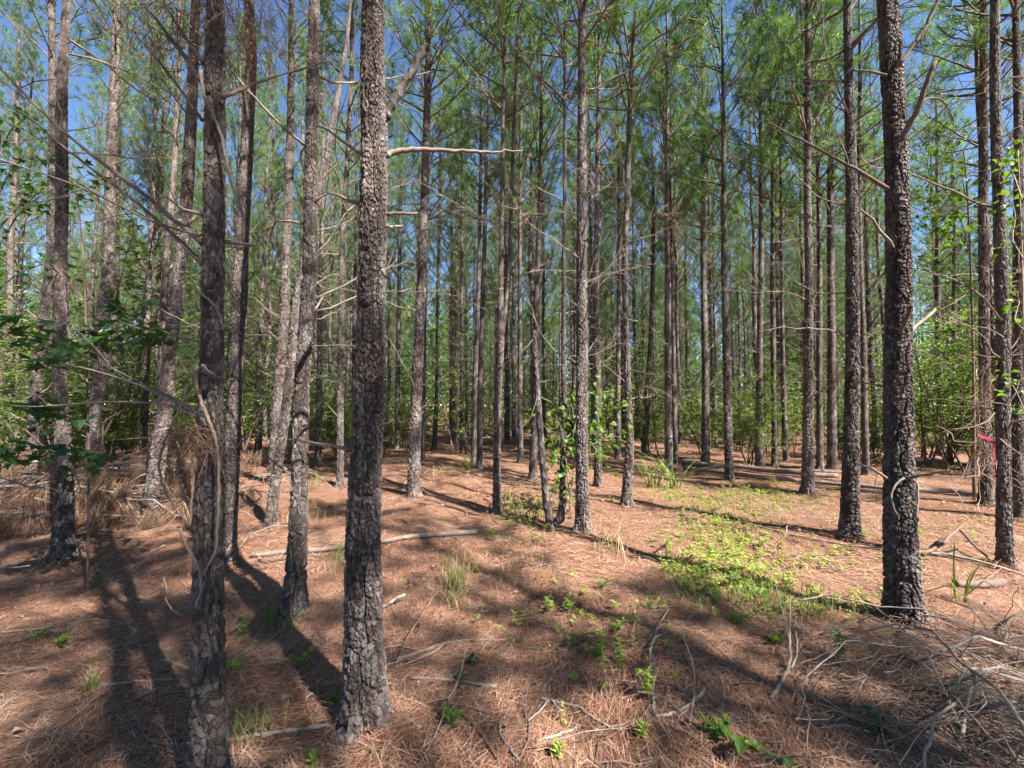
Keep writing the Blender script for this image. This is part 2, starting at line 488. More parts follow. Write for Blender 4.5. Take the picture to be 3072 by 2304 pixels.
# single dead branches, shared by the near pines (they leave the trunk along +X)
BR = []
for v in range(12):
    rg = np.random.default_rng(100 + v)
    b = MB()
    add_dead_branch(b, (0, 0, 0), (1, rg.uniform(-.1, .1), rg.uniform(-0.1, 0.15)), 1.55, 0.012, rg, 5, 7 if v < 8 else 3, 0.14, 0.03, 8)
    BR.append(b.mesh('dead_branch', M['twig'], True))
STUB = []
for v in range(4):
    rg = np.random.default_rng(140 + v); b = MB()
    b.tube(wander((-0.03, 0, 0), (1, 0, .15), 0.2 + 0.12 * v, 4, 0.15, 0.05, rg), [0.013, 0.012, 0.011, 0.009, 0.007], 6)
    STUB.append(b.mesh('branch_stub', M['twig'], True))

# whole sets of dead lower branches for far pines (z from 0 to 1, scaled by the height they cover)
DEADSET = []
for v in range(6):
    rg = np.random.default_rng(160 + v); b = MB()
    z = 0.0
    while z < 5.0:
        for _ in range(rg.integers(3, 6)):
            a = rg.uniform(0, 2 * pi); e = radians(rg.uniform(5, 55))
            add_dead_branch(b, (0, 0, z + rg.uniform(-.1, .1)), (cos(a) * cos(e), sin(a) * cos(e), sin(e)), rg.uniform(0.5, 1.2 + 0.12 * z), 0.0115, rg, 3, rg.integers(3, 8), 0.15, 0.02, 5)
        z += rg.uniform(0.35, 0.62)
    DEADSET.append(b.mesh('dead_branches', M['twig'], True))


def shoot(bn, P, t0, count, ln, wd, rg, spread=0.75):
    """needles set around a shoot, pointing forward and out"""
    n = len(P) - 1
    t = rg.uniform(t0, 1.0, count) * n; i = np.minimum(t.astype(int), n - 1); f = (t - i)[:, None]
    base = P[i] * (1 - f) + P[i + 1] * f
    d = unit(P[i + 1] - P[i])
    r = rg.normal(size=(count, 3)); r -= (r * d).sum(1, keepdims=True) * d; r = unit(r)
    dd = unit(d * rg.uniform(0.35, 1.0, (count, 1)) + r * spread + np.array((0, 0, 0.03)))
    bn.needles(base, dd, ln * rg.uniform(0.75, 1.15, count), wd, rg, 0.10)


CROWN = []
for v in range(8):
    rg = np.random.default_rng(200 + v)
    bw, bn = MB(), MB()
    z = 0.0; HC = 8.0
    while z < HC - 0.35:
        f = z / HC
        full = 2.25 * (1 - f) ** 0.8 * (0.55 + 0.45 * min(1, f / 0.2)) + 0.25
        for _ in range(rg.integers(3, 6)):
            a = rg.uniform(0, 2 * pi); e = radians(rg.uniform(22, 48) + 18 * f)
            L = full * rg.uniform(0.6, 1.2)
            P = wander((0, 0, z + rg.uniform(-.12, .12)), (cos(a) * cos(e), sin(a) * cos(e), sin(e)), L, 7, 0.09, 0.05, rg)
            bw.tube(P, np.linspace(0.017 * (1 - 0.6 * f) + 0.003, 0.004, 8), 4, False)
            shoot(bn, P, 0.72 if f < 0.75 else 0.4, int(34 + 22 * L), 0.19, 0.008, rg)
            ns = int(rg.integers(3, 7) * min(1.2, 0.5 + L / 2))
            for _s in range(ns):
                t = rg.uniform(0.25, 0.92); i0 = int(t * 7)
                d = unit(unit(P[i0 + 1] - P[i0]) + rg.normal(size=3) * 0.5 + np.array((0, 0, 0.15)))
                S = wander(P[i0], d, L * rg.uniform(0.2, 0.45) * (1.2 - 0.5 * t) + 0.12, 4, 0.15, 0.06, rg)
                bw.tube(S, np.linspace(0.006, 0.003, 5), 3, False)
                shoot(bn, S, 0.58, 46, 0.20, 0.008, rg)
        z += rg.uniform(0.42, 0.66)
    shoot(bn, np.array(((0, 0, HC - .9), (0, 0, HC - .5), (0, 0, HC))), 0.0, 160, 0.17, 0.0052, rg)
    CROWN.append((bw.mesh('crown', M['twig_brown'], True), bn.mesh('needles', M['needles'])))

FARTRUNK = []
for v in range(5):
    rg = np.random.default_rng(300 + v)
    zs = np.linspace(-0.15, 14, 30); t = np.clip(zs / 14, 0, 1)
    sway = np.cumsum(rg.normal(size=30)) * 0.016; sway -= sway[0]; sway2 = np.cumsum(rg.normal(size=30)) * 0.016; sway2 -= sway2[0]
    rs = 0.092 * (1 - 0.86 * t ** 0.9) + 0.004
    FARTRUNK.append((trunk_mesh('trunk', zs, sway, sway2, rs, 14, 0.10, 9, 0.0, v, M['bark_far']), float(np.interp(6.2, zs, sway)), float(np.interp(6.2, zs, sway2))))


def crown_on(tree, v, loc, sx, sz, rz):
    w, nd_ = CROWN[v % len(CROWN)]
    c = link('crown', w, tree, loc, (0, 0, rz), (sx, sx, sz))
    tag(c, kind='stuff')
    tag(link('needles', nd_, c), kind='stuff')
    return c


def far_pine(x, y, label, group, rg, scale=None, cb=None, wide=None):
    s = scale or rg.uniform(0.86, 1.12)
    z = float(ground(x, y))
    t = thing('pine_tree', label, 'tree', (x, y, z), group)
    v = int(rg.integers(len(FARTRUNK)))
    me, ox, oy = FARTRUNK[v]
    link('trunk', me, t, (0, 0, 0), None, (s * rg.uniform(0.85, 1.15),) * 2 + (s,))
    cb = cb or rg.uniform(4.2, 6.0)
    crown_on(t, int(rg.integers(8)), (ox, oy, cb * s), wide or s * rg.uniform(0.7, 1.0), (14 - cb) / 8.0 * s, rg.uniform(0, 6.28))
    tag(link('dead_branches', DEADSET[int(rg.integers(6))], t, (0, 0, 1.5 * s), (0, 0, rg.uniform(0, 6.28)), (s, s, (cb - 1.3) / 5.0 * s)), kind='stuff')
    return t


# ------------------------------------------------------------------ the pines one can pick out, traced: base pixel, then (x, y, width) up the stem
TREES = [
 dict(p=[(208,796,38),(208,768,36),(207,523,29),(209,384,26),(210,278,25),(210,150,24.5),(210,69,23.5),(211,0,21)], l='big close pine wrapped in pale dead vines, its base cut off by the picture edge', cb=7.2, brown=1, n=6),
 dict(p=[(293,617,25),(298,523,17.5),(301,384,15),(308,278,14.5),(314,69,14),(316,0,12)], l='thin dark-barked straight pine between the two closest pines', cb=6.6, n=8),
 dict(p=[(365,722,44),(364,650,37),(363,523,33),(369.7,384,29),(372,278,27),(375.5,150,26.5),(374,69,24),(375,0,22)], l='closest pine with wide flared base and one long bare branch reaching sideways', cb=7.0, n=0),
 dict(p=[(413,497,12.5),(415,440,11),(417,384,10.5),(422,278,9.3),(426,150,8),(427.5,69,6.5),(430,0,5)], l='straight pine just past the closest pine, standing beyond the fallen log', n=16),
 dict(p=[(497,514,8.5),(497,450,7.5),(498,384,7.5),(500,350,8),(501,278,5),(503,120,4),(505.6,0,3.2)], fork=[(500,350,5.5),(509,278,4.6),(513,150,4),(519,0,3)], l='slim pine that forks into two stems, middle of the picture', n=12),
 dict(p=[(562,513.6,7),(563.5,384,5.5),(564.4,393,5.5),(563.8,272,4.6),(565,200,4.2),(564.6,23,3)], l='very slender pale-barked pine beside the leafy vine', n=9, pale=1),
 dict(p=[(583,532,15.5),(582,470,12),(582,384,11.5),(582,278,10),(582,150,9.5),(581.7,0,8.5)], l='straight pine in the middle with green vine leaves either side', n=14),
 dict(p=[(625.5,506.6,11),(630,450,8),(628,384,7),(624.8,278,6.2),(628,150,5.5),(630.6,69,5),(636,0,4.2)], l='crooked slim sunlit pine with a swollen base, middle of the picture', n=13),
 dict(p=[(598,487,8),(598,384,6.8),(596,340,6.5),(595.8,260,6),(599,69,4.2),(600,0,3.8)], l='narrow pine showing just behind the straight middle pine', n=12),
 dict(p=[(532.5,479,7.8),(534,427,6.5),(536,320,5.5),(538,248,5),(539.7,200,4.6),(541.5,116,4)], l='dark narrow pine behind the broken-topped dead stem', n=12),
 dict(p=[(520.4,463,5.5),(520,384,4.8),(520,200,3.8),(521,100,3)], l='sunlit narrow pine between the forked pine and the dead stem', n=10),
 dict(p=[(473.5,463,5.6),(475,384,5),(479,260,4.2),(480,200,3.8),(482,100,3)], l='dark left stem of two pines standing almost touching', n=9),
 dict(p=[(479.5,469,5.8),(480,384,5.2),(484,260,4.4),(485.6,200,4),(489,90,3)], l='sunlit right stem of two pines standing almost touching', n=9),
 dict(p=[(433.8,450,4.8),(436.8,400,4.4),(438,296,3.8),(440,200,3.2)], l='slim pine standing on bare needles past the sunny grass patch', n=8),
 dict(p=[(397,448.6,5.2),(397.6,393,4.6),(399.4,272,4),(400.6,200,3.4)], l='slim pine rising from bright grass right behind the closest pine', n=8),
 dict(p=[(422.5,462,4.4),(424,384,4),(426,250,3.2)], l='thin sunlit pine half hidden behind another straight pine', n=8),
 dict(p=[(340,488,8),(340.5,440,7),(341,367,6.6),(341.6,320,6.4),(342.8,236,6),(345,200,5.6),(351,72,5),(352,0,4)], l='pine with peeling sunlit bark left of the closest pine', n=12),
 dict(p=[(269,527,11.5),(276.5,475,10.5),(286,415,10),(291,367,9.5),(297,300,9),(323.5,169,7),(334,108,6),(345,48,5)], l='pale sunlit pine leaning steeply behind the thin dark pine', n=5, cb=8.5, pale=1),
 dict(p=[(272,484,11),(277.7,403,10.5),(280,367,10.5),(283.7,308,10),(285,260,9.5),(288.5,193,8.8),(291,108,7.8),(292,20,6.5)], l='sunlit pine crossing behind the leaning pale pine', n=10, cb=7.5),
 dict(p=[(225,560,21),(229,500,18),(232,367,15.5),(234,381,15.5),(238.6,296,15),(240,236,14.5),(243.5,193,14),(248,120,13),(252,60,12),(250,0,11)], l='sunlit pine tucked close behind the vine-wrapped pine', n=8, cb=7.5),
 dict(p=[(149.5,522,20),(156.7,463,16),(165,403,15),(167.5,367,15),(177,284,14.5),(184,236,13.5),(188,200,13),(193,120,12),(195,60,11),(197,0,10)], l='leaning pine between the brown brush heap and the vine-wrapped pine', n=9, cb=7.5),
 dict(p=[(160,474,9),(164,320,8),(167.5,260,7.8),(171,212,7.5),(174,169,7),(176,120,6.5),(180,0,5.5)], l='dark shaded pine just left of the leaning pine', n=10, cb=7.5),
 dict(p=[(62.6,561,24),(65,487,18.5),(64,427,17),(61.5,379,16),(62.7,308,15),(64,248,14.5),(65,200,14),(62.7,120,13.5),(63,72,12.5),(66,0,11)], l='black-based pine in front of the brown brush heap', n=9, cb=7.5),
 dict(p=[(28,494,13),(36,403,12),(38,370,12),(48,284,11.5),(50.6,248,11),(51.5,120,10),(52,0,8.5)], l='pinkish pine close behind the black-based pine', n=9, cb=7.5),
 dict(p=[(90,490,15),(94,427,14),(101,367,14),(100,340,14.5),(102.5,308,14.5),(107,272,14),(109,200,13),(112,132,12),(116,84,11),(119,0,9.5)], l='leaning sunlit pine rising behind the brown brush heap', n=9, cb=7.5),
 dict(p=[(109.7,456,9.5),(111,403,9),(114.5,320,8),(118,200,6.5)], l='dark-footed pine behind the crest of the brown brush heap', n=8),
 dict(p=[(8,458,9),(9.6,320,8),(12,236,7.5),(15.7,169,6.5),(17,60,5)], l='pine at the far left edge behind hanging leaves', n=8),
 dict(p=[(127.8,456,6.5),(132.6,427,6.3),(148,284,5.5),(154,236,5),(160,150,4)], l='thin leaning pine behind the brush heap, left of the dark shaded pine', n=8),
 dict(p=[(668.7,471.5,8.5),(667.5,367,7),(667.5,296,6.5),(667,200,5.6),(667.6,92,4.2)], l='dark pine directly behind the long-bladed grass clump', n=12),
 dict(p=[(705.5,466.7,8.5),(704.8,367,6.8),(704,320,6.3),(703.6,260,5.6),(703.6,150,4.2)], l='dark pine at the near end of the two fallen logs', n=12),
 dict(p=[(729.5,481,9),(726.5,367,7.5),(726,320,7),(724.7,260,6.3),(724.5,200,5.6),(723,100,4.2)], l='pine standing in front of the fallen logs above the weed patch', n=12),
 dict(p=[(759,469,8),(760,367,6.8),(761.5,260,5.6),(760,139,4.4)], l='dark pine behind the fallen logs among light green saplings', n=12),
 dict(p=[(645.8,453.5,6.5),(648,380,5.8),(650.6,357,5.6),(653,260,4.6)], l='nearly black pine in deep shade right of the crooked slim pine', n=9),
 dict(p=[(618,459.5,5.6),(618,384,5),(619,248,4)], l='shaded pine just left of the crooked slim pine', n=9),
 dict(p=[(807.8,494.5,13.5),(808,440,11),(807.8,367,10),(807.8,260,8.8),(806.6,200,8),(807.6,139,7.5),(809,0,6.5)], l='brown pine with a thin sunlit streak standing past the fallen logs', n=13),
 dict(p=[(849,535.4,21),(850,463,17),(851,367,15),(851,296,14),(851,200,13),(850.4,116,11.5),(849,0,9.5)], l='pine with right half of its bark in bright sun', n=11),
 dict(p=[(904.7,622,39),(900.6,559,33),(897,463,30),(896,367,28.5),(898,296,27.5),(898,200,26.5),(897.5,150,25.5),(894,63,25),(891,0,24)], l='big dark pine with broken branch stubs and a pale vine loop', cb=6.8, n=1),
 dict(p=[(1005.5,567,19.5),(1004,530,17.5),(1003,463,16),(1003,390,15.5),(1005,357,15.5),(1004,272,15),(1003,200,14.5),(1001,168,14),(998,84,13),(997,0,12)], l='rough pine glaring white in the sun near the right edge', n=8, cb=6.5),
 dict(p=[(985,505,15),(986,460,13),(986,367,12.5),(986,296,12),(984,224,11.5),(982,100,10),(981,0,9)], l='dark vine-draped pine behind the glaring white pine', n=8, cb=6.5),
 dict(p=[(1019,520,14),(1018,463,13),(1018,300,12),(1016,150,10.5),(1014,0,9)], l='vine-tangled pine at the right picture edge', n=6, cb=6.5),
 dict(p=[(819.8,469,7.5),(819,381,6.5),(818.6,260,5.4),(818,140,4.2)], l='thin pine squeezed between the brown streaked pine and a blackish one', n=9),
 dict(p=[(832,469,10.5),(831,381,9),(830.7,260,8),(831,150,6.5),(831,0,5)], l='blackish pine just left of the half-sunlit pine', n=11),
 dict(p=[(865.6,475,8),(863.5,370,7),(861.4,296,6.4),(860,200,5.8),(860,80,4.6)], l='grey pine between the half-sunlit pine and the big dark pine', n=10),
 dict(p=[(941.6,456,8.5),(939.5,370,6.8),(938,272,5.5),(937,200,4.8),(936,120,3.6)], l='dark pine standing against bright saplings right of the big dark pine', n=10),
 dict(p=[(955,443,6.5),(954.5,340,5.4),(953.6,248,4.8),(953,160,3.6)], l='slim pine against blue sky, second right of the big dark pine', n=9),
 dict(p=[(775,467,7.2),(774,367,6),(772,280,5.3),(772,180,4)], l='narrow pine left of the brown streaked pine, behind the logs', n=9),
 dict(p=[(785.5,461,5.5),(782.5,367,4.8),(781,284,4.2),(781,180,3.2)], l='very thin pine touching the left side of the brown streaked pine', n=8),
 dict(p=[(676,463,5.5),(674,400,5),(672,280,4.2)], l='thin pine peeping out right behind the grass-clump pine', n=8),
]
TPOS = []
TOBJ = {}


def stem_path(p, base, Y):
    pts = []
    for k, (px, py, w) in enumerate(p):
        q = at(px, py, Y)
        c = cos(atan2(abs(px - 512), F))
        pts.append((q[2], q[0], q[1], 0.5 * w * Y / F * c))
    pts.sort(key=lambda t: t[0])
    out = [pts[0]]
    for t in pts[1:]:
        if t[0] - out[-1][0] > 0.03: out.append(t)
    return out


for ti, T in enumerate(TREES):
    rg = np.random.default_rng(1000 + ti)
    base = hit(T['p'][0][0], T['p'][0][1])
    Y = base[1]
    path = stem_path(T['p'], base, Y)
    zv = path[-1][0]
    Ht = max(rg.uniform(12.5, 14.5), zv + 3.0)
    # lean from the last stretch decays to vertical; radius tapers to the tip
    z, x, y, r = path[-1]; zp, xp = path[-2][0], path[-2][1]
    sl = np.clip((x - xp) / max(z - zp, 0.2), -0.12, 0.12)
    cbz = max(T.get('cb', 6.0) + rg.uniform(-.3, .3), 0)
    r_end = r
    while z < Ht - 0.01:
        dz = min(0.8, Ht - z); z += dz; sl *= 0.6; x += sl * dz
        path.append((z, x, y, max(0.006, r_end * (1 - (z - zv) / (Ht - zv)) ** 0.85)))
    P = np.array(path)
    P[0, 0] = base[2] - 0.12; P[0, 1] = base[0]
    zs = P[:, 0] - base[2]; xs = P[:, 1] - base[0]; ys = np.zeros(len(P)) + 0.03 * np.sin(zs * 0.6 + ti) * np.clip(zs / 3, 0, 1); rs = P[:, 3]
    if Y < 3.2: sides, step, amp = 132, 0.0068, 0.0115
    elif Y < 5.8: sides, step, amp = 64, 0.0125, 0.0105
    elif Y < 8: sides, step, amp = 34, 0.026, 0.011
    else: sides, step, amp = 20, 0.05, 0.0085
    fine = 1.7 + 1.08 * Y
    t = thing('pine_tree', T['l'], 'tree', base, 'pine trunks one can pick out in the stand')
    link('trunk', trunk_mesh('trunk', zs, xs, ys, rs, sides, step, min(fine, Ht), amp, ti * 3.7 + 1, M['bark']), t)
    if 'fork' in T:
        fp = np.array(stem_path(T['fork'], base, Y)); z2, x2 = fp[-1, 0], fp[-1, 1]; rows = list(map(tuple, fp))
        for q in range(8):
            z2 += 0.6; x2 += 0.02; rows.append((z2, x2, Y, fp[-1, 3] * (1 - (q + 1) / 8.5)))
        fp = np.array(rows)
        link('fork_stem', trunk_mesh('fork_stem', fp[:, 0] - base[2], fp[:, 1] - base[0], fp[:, 2] - base[1], fp[:, 3], 24, 0.03, 8, 0.006, ti, M['bark']), t)
    cx = float(np.interp(cbz, zs, xs)); cyy = float(np.interp(cbz, zs, ys))
    crown_on(t, ti, (cx, cyy, cbz), rg.uniform(0.6, 0.75) if T['p'][0][0] < 300 else rg.uniform(0.75, 1.0), (Ht - cbz) / 8.0, rg.uniform(0, 6.28))
    # dead lower branches and stubs, each one a piece of its own
    lo = 1.9 if Y < 6 else 1.5
    for b in range(int(T['n'] * 1.5)):
        zb = rg.uniform(lo, cbz + 0.3) if b else lo + 0.4
        a = rg.uniform(0, 2 * pi); e = rg.uniform(0.05, 0.75)
        rr = float(np.interp(zb, zs, rs)) * 0.7
        bx, by = float(np.interp(zb, zs, xs)), float(np.interp(zb, zs, ys))
        s = rg.uniform(0.45, 1.05) * (0.7 + 0.4 * zb / 6)
        link('dead_branch', BR[int(rg.integers(12))], t, (bx + cos(a) * rr, by + sin(a) * rr, zb), (rg.uniform(0, 6.28), -e, a), s)
    for b in range(3 if Y < 9 else 1):
        zb = rg.uniform(0.7, 2.6); a = rg.uniform(0, 2 * pi); rr = float(np.interp(zb, zs, rs)) * 0.85
        link('branch_stub', STUB[int(rg.integers(4))], t, (float(np.interp(zb, zs, xs)) + cos(a) * rr, float(np.interp(zb, zs, ys)) + sin(a) * rr, zb), (0, -rg.uniform(0, .6), a), rg.uniform(0.5, 1.0))
    TPOS.append((base[0], base[1])); TOBJ[ti] = (t, base, Y, zs, xs, rs)


def traced_branch(ti, px, r0, r1, dy=0.0, mat='twig', name='dead_branch', twigs=0, k=7, seed=0, front=0.0):
    """a branch of a traced pine that follows pixels at the tree's own distance (dy: how far the tip swings away)"""
    t, base, Y, zs, xs, rs = TOBJ[ti]
    m = len(px); pts = []
    for q, (x, y) in enumerate(px):
        pts.append(at(x, y, Y - front + dy * q / (m - 1)) - base)
    pts = np.array(pts)
    f = np.linspace(0, 1, m); ff = np.linspace(0, 1, 3 * m)
    rg = np.random.default_rng(seed + ti)
    PP = np.stack([np.interp(ff, f, pts[:, c]) for c in range(3)], 1)
    PP[1:-1] = (PP[:-2] + 2 * PP[1:-1] + PP[2:]) / 4
    PP[1:-1] += rg.normal(size=(len(PP) - 2, 3)) * r0 * 0.15
    b = MB(); b.tube(PP, np.linspace(r0, r1, len(PP)) * (1 + 0.05 * rg.normal(size=len(PP))), k)
    L = np.linalg.norm(PP[-1] - PP[0])
    for _ in range(twigs):
        i = int(rg.integers(2, len(PP) - 1)); d = unit(unit(PP[i] - PP[i - 1]) + rg.normal(size=3) * 0.5)
        b.tube(wander(PP[i], d, L * rg.uniform(0.12, 0.35), 5, 0.18, 0.02, rg), np.linspace(r1 * 0.8, r1 * 0.3, 6), 4, False)
    return link(name, b.mesh(name, M[mat], True), t)


# closest pine: long sideways branch, broken limb, short arms
traced_branch(2, [(386, 156), (393, 152), (408, 150), (430, 150), (455, 151), (478, 152), (490, 153), (505, 151), (522, 151)], 0.017, 0.004, 0.15)
tag(traced_branch(2, [(386, 118), (391, 106), (399, 92), (408, 78), (416, 64), (423, 52), (427, 47)], 0.022, 0.021, 0.1, 'bark_far', 'broken_limb', 0, 9), 'snapped-off sunlit limb')
traced_branch(2, [(360, 204), (352, 202), (340, 196), (328, 193)], 0.012, 0.005, 0.1)
traced_branch(2, [(387, 214), (398, 213), (414, 214), (417, 213)], 0.010, 0.006, 0.05)
traced_branch(2, [(364, 157), (345, 143), (328, 130), (310, 123)], 0.009, 0.004, 0.4, twigs=2)
# vine-wrapped pine
for q, (px, r0, dy, tw) in enumerate([
    ([(202, 243), (185, 228), (160, 207), (108, 167), (54, 125), (20, 90), (0, 68)], 0.016, 0.5, 6),
    ([(202, 264), (175, 236), (130, 196), (80, 160), (30, 118), (0, 100)], 0.012, 0.8, 5),
    ([(203, 82), (190, 63), (170, 38), (142, 0)], 0.018, 0.3, 6),
    ([(203, 62), (180, 30), (165, 5), (155, -20)], 0.012, 0.6, 6),
    ([(202, 120), (170, 75), (140, 40), (110, 0)], 0.009, 0.7, 7),
    ([(222, 97), (240, 90), (256, 83), (292, 72), (328, 61)], 0.011, 0.3, 2),
    ([(200, 414), (180, 404), (140, 385), (100, 372), (66, 364)], 0.010, 0.5, 2),
    ([(200, 418), (170, 404), (130, 402), (90, 403), (40, 407), (8, 406)], 0.009, 0.5, 1),
    ([(200, 412), (170, 396), (140, 383), (108, 366), (75, 350)], 0.006, 0.7, 1),
    ([(203, 342), (180, 338), (150, 325), (130, 315), (105, 300)], 0.006, 0.9, 2)]):
    traced_branch(0, px, r0 * 0.85, r0 * 0.25, dy, 'twig' if q in (6, 7, 8) else 'twig_brown', twigs=tw, seed=q * 7)  # branches seen against the sky: darker wood, their silhouette shade put into the colour
# big dark pine at the right
for q, (px, r0, r1, dy, tw) in enumerate([
    ([(888, 189), (868, 176), (842, 162), (815, 147), (790, 134), (768, 122)], 0.014, 0.005, 0.3, 2),
    ([(900, 142), (911, 122), (918, 108), (926, 86), (935, 62)], 0.020, 0.013, -0.2, 0),
    ([(918, 106), (926, 98), (940, 98), (950, 110), (954, 124)], 0.007, 0.003, 0.2, 1),
    ([(898, 66), (912, 48), (924, 30), (934, 10), (941, -8)], 0.015, 0.011, -0.1, 1),
    ([(900, 334), (905, 322), (910, 308), (912, 306)], 0.014, 0.011, -0.12, 0),
    ([(886, 478), (876, 471), (866, 466), (856, 463)], 0.011, 0.004, -0.3, 1),
    ([(904, 478), (920, 476), (935, 473), (948, 470)], 0.012, 0.004, -0.3, 3),
    ([(886, 75), (868, 71), (855, 70), (845, 74)], 0.009, 0.004, 0.3, 2),
    ([(907, 335), (916, 326), (926, 318), (935, 310)], 0.013, 0.009, 0.3, 0)]):
    traced_branch(36, px, r0, r1, dy, 'twig_brown' if q < 5 else 'twig', twigs=tw, seed=q * 5, front=0.08)
for q, (px, r0) in enumerate([([(904, 478), (898, 482), (892, 490), (891, 499), (894, 509), (899, 516)], 0.008), ([(909, 477), (917, 482), (918, 500), (916, 520)], 0.009)]):
    tag(traced_branch(36, px, r0, r0 * 0.5, -0.02, 'pale', 'vine_loop', 0, 6, q, 0.12), 'pale loop of dead vine')

# ------------------------------------------------------------------ pines farther back in the stand
SECT = [
 (-80, 110, 'behind the leafy sapling at the far left'), (110, 235, 'behind the brown brush heap'), (235, 330, 'behind the pale leaning pine'),
 (330, 420, 'behind the closest wide-based pine'), (420, 500, 'behind the two pines that almost touch'), (500, 580, 'behind the forked pine and the dead stem'),
 (580, 660, 'behind the middle pine with vine leaves'), (660, 740, 'behind the long-bladed grass clump'), (740, 830, 'behind the fallen logs'),
 (830, 900, 'behind the half-sunlit pine'), (900, 1110, 'among the bright saplings beyond the big dark pine')]
rg = np.random.default_rng(55)
far_n = 0
y = 10.6
row = 0
while y < 37:
    sp = 2.0 if y < 22 else 2.4
    xs_ = np.arange(-1.45 * y - 2, 1.45 * y + 2, sp) + (row % 2) * sp * 0.5
    for x0 in xs_:
        x = x0 + rg.uniform(-.55, .55); yy = y + rg.uniform(-.6, .6)
        if min((x - a) ** 2 + (yy - b) ** 2 for a, b in TPOS) < 1.3 ** 2: continue
        px = 512 + F * x / yy
        if px < -60 or px > 1085: continue
        keep = 0.97
        if px > 880: keep = 0.25
        elif px < 130: keep = 0.45
        elif px < 240: keep = 0.6
        if yy > 24: keep *= 0.75
        if rg.random() > keep: continue
        sec = next(s for a, b, s in SECT if a <= px < b or b == 1110)
        band = 'slender pine' if yy < 19 else 'tiny distant pine'
        depth = 'farther back' if yy < 19 else 'deep'
        far_pine(x, yy, f'{band} {depth} {sec}', f'{band}s {depth} {sec}', rg)
        far_n += 1
    y += 2.25 if y < 22 else 2.9
    row += 1
# pines beside and behind the camera: they shade the foreground
hx, hy = sin(SUN_AZ), cos(SUN_AZ)
for q, (c, sd, s, cb) in enumerate([(-1.0, 2.0, 1.0, 5.6), (0.3, 2.6, 1.0, 8.6), (-2.6, 1.0, 1.0, 5.4), (-2.5, 4.2, 1.0, 5.4), (-0.8, 5.2, 1.0, 5.4), (0.5, 5.6, 0.9, 5.6), (0.9, 7.8, 0.9, 5.4), (-0.8, 8.4, 1.0, 5.4), (-2.4, 7.4, 1.0, 5.4), (-4.2, 2.6, 1.0, 5.4),
                                    (-4.4, 6.0, 1.0, 5.4), (-5.8, 0.0, 1.0, 5.4), (-5.0, -3.6, 1.0, 5.4), (2.55, 5.8, 0.95, 5.6), (3.0, 9.4, 0.85, 5.6), (2.3, 12.2, 1.0, 5.6), (9.6, 6.5, 1.0, 7.0), (12.5, 2.0, 1.0, 6.3)]):
    x, yy = -c * hy + sd * hx, c * hx + sd * hy
    far_pine(x, yy, 'pine outside the picture that shades the forest floor', 'pines outside the picture', rg, s, cb, 1.12)
rgb = np.random.default_rng(91)
for c in np.arange(-13, 15, 3.1):
    for sd in (19.5, 24):
        cc, ss = c + rgb.uniform(-.8, .8), sd + rgb.uniform(-1, 1)
        far_pine(cc * 0.766 + ss * 0.643, cc * 0.643 - ss * 0.766, 'pine outside the picture that shades the forest floor', 'pines outside the picture', rgb)
for x, yy in ((-4.5, -2.5), (-6.5, -6.0), (-3.5, -8.5), (-8.0, -1.5), (-9.5, -5.0), (-7.5, 2.6), (-10.5, 2.0), (-12, 5.5), (-14, 8), (-11.5, -9), (-5.5, -12), (-1, -12), (14.5, 7.5), (16, 10), (15, 2.5)):
    far_pine(x, yy, 'pine outside the picture that shades the forest floor', 'pines outside the picture', rgb)
print('far pines', far_n)

# a distant mass of wood that closes the view
b, bn, = MB(), MB()
for q in range(260):
    a = rg.uniform(-1.02, 1.02); d = rg.uniform(37, 60); x, yy = d * sin(a), d * cos(a)
    px = 512 + F * x / yy
    if px > 900 and rg.random() < 0.45: continue
    hgt = rg.uniform(10, 15)
    b.tube([(x, yy, -.2), (x + .1, yy, hgt * .5), (x, yy, hgt)], [.11, .08, .02], 5, False)
    cnt = 520
    zz = rg.uniform(0.08, 1, cnt) ** 0.8; rad = 1.9 * (1.05 - zz) ** 0.7 * np.sqrt(rg.random(cnt)); aa = rg.uniform(0, 6.28, cnt)
    base = np.stack([x + rad * np.cos(aa), yy + rad * np.sin(aa), zz * hgt], 1)
    dd = unit(np.stack([np.cos(aa), np.sin(aa), np.full(cnt, 0.7)], 1) + rg.normal(size=(cnt, 3)) * 0.5)
    bn.needles(base, dd, 0.8, 0.13, rg)
fw = thing('far_wood', 'hazy mass of distant pines closing the view between trunks', 'woodland')
tag(fw, kind='stuff')
tag(link('trunks', b.mesh('far_trunks', M['bark_far'], True), fw), kind='stuff')
tag(link('foliage', bn.mesh('far_foliage', M['needles']), fw), kind='stuff')

cnt = 26000
a = rg.uniform(-0.98, 0.98, cnt); d = rg.uniform(21, 38, cnt) * (1 + 0.0 * a)
top = 2.2 + 1.6 * np.sin(a * 9 + d * 0.3) + 1.5 * np.abs(np.sin(a * 23 + d * 0.9))
base = np.stack([d * np.sin(a), d * np.cos(a), rg.random(cnt) ** 1.1 * np.maximum(top, 1.0)], 1)
bt = MB()
c2 = 14000; a2 = rg.uniform(-1.0, 1.0, c2); d2 = rg.uniform(56, 70, c2)
bt.leaves(np.stack([d2 * np.sin(a2), d2 * np.cos(a2), rg.random(c2) * 7.5], 1), rg.normal(size=(c2, 3)), unit(rg.normal(size=(c2, 3)) + np.array((0, -0.3, 0.8))), rg.uniform(.5, .9, c2), rg.uniform(.35, .6, c2))
bt.leaves(base, rg.normal(size=(cnt, 3)), unit(rg.normal(size=(cnt, 3)) + np.array((0, -0.3, 0.8))), rg.uniform(.14, .3, cnt), rg.uniform(.08, .15, cnt))
tag(link('thicket', bt.mesh('thicket', M['leaf_shrub'])), 'dim leafy thicket filling the ground between the farthest trunks', 'thicket', kind='stuff')

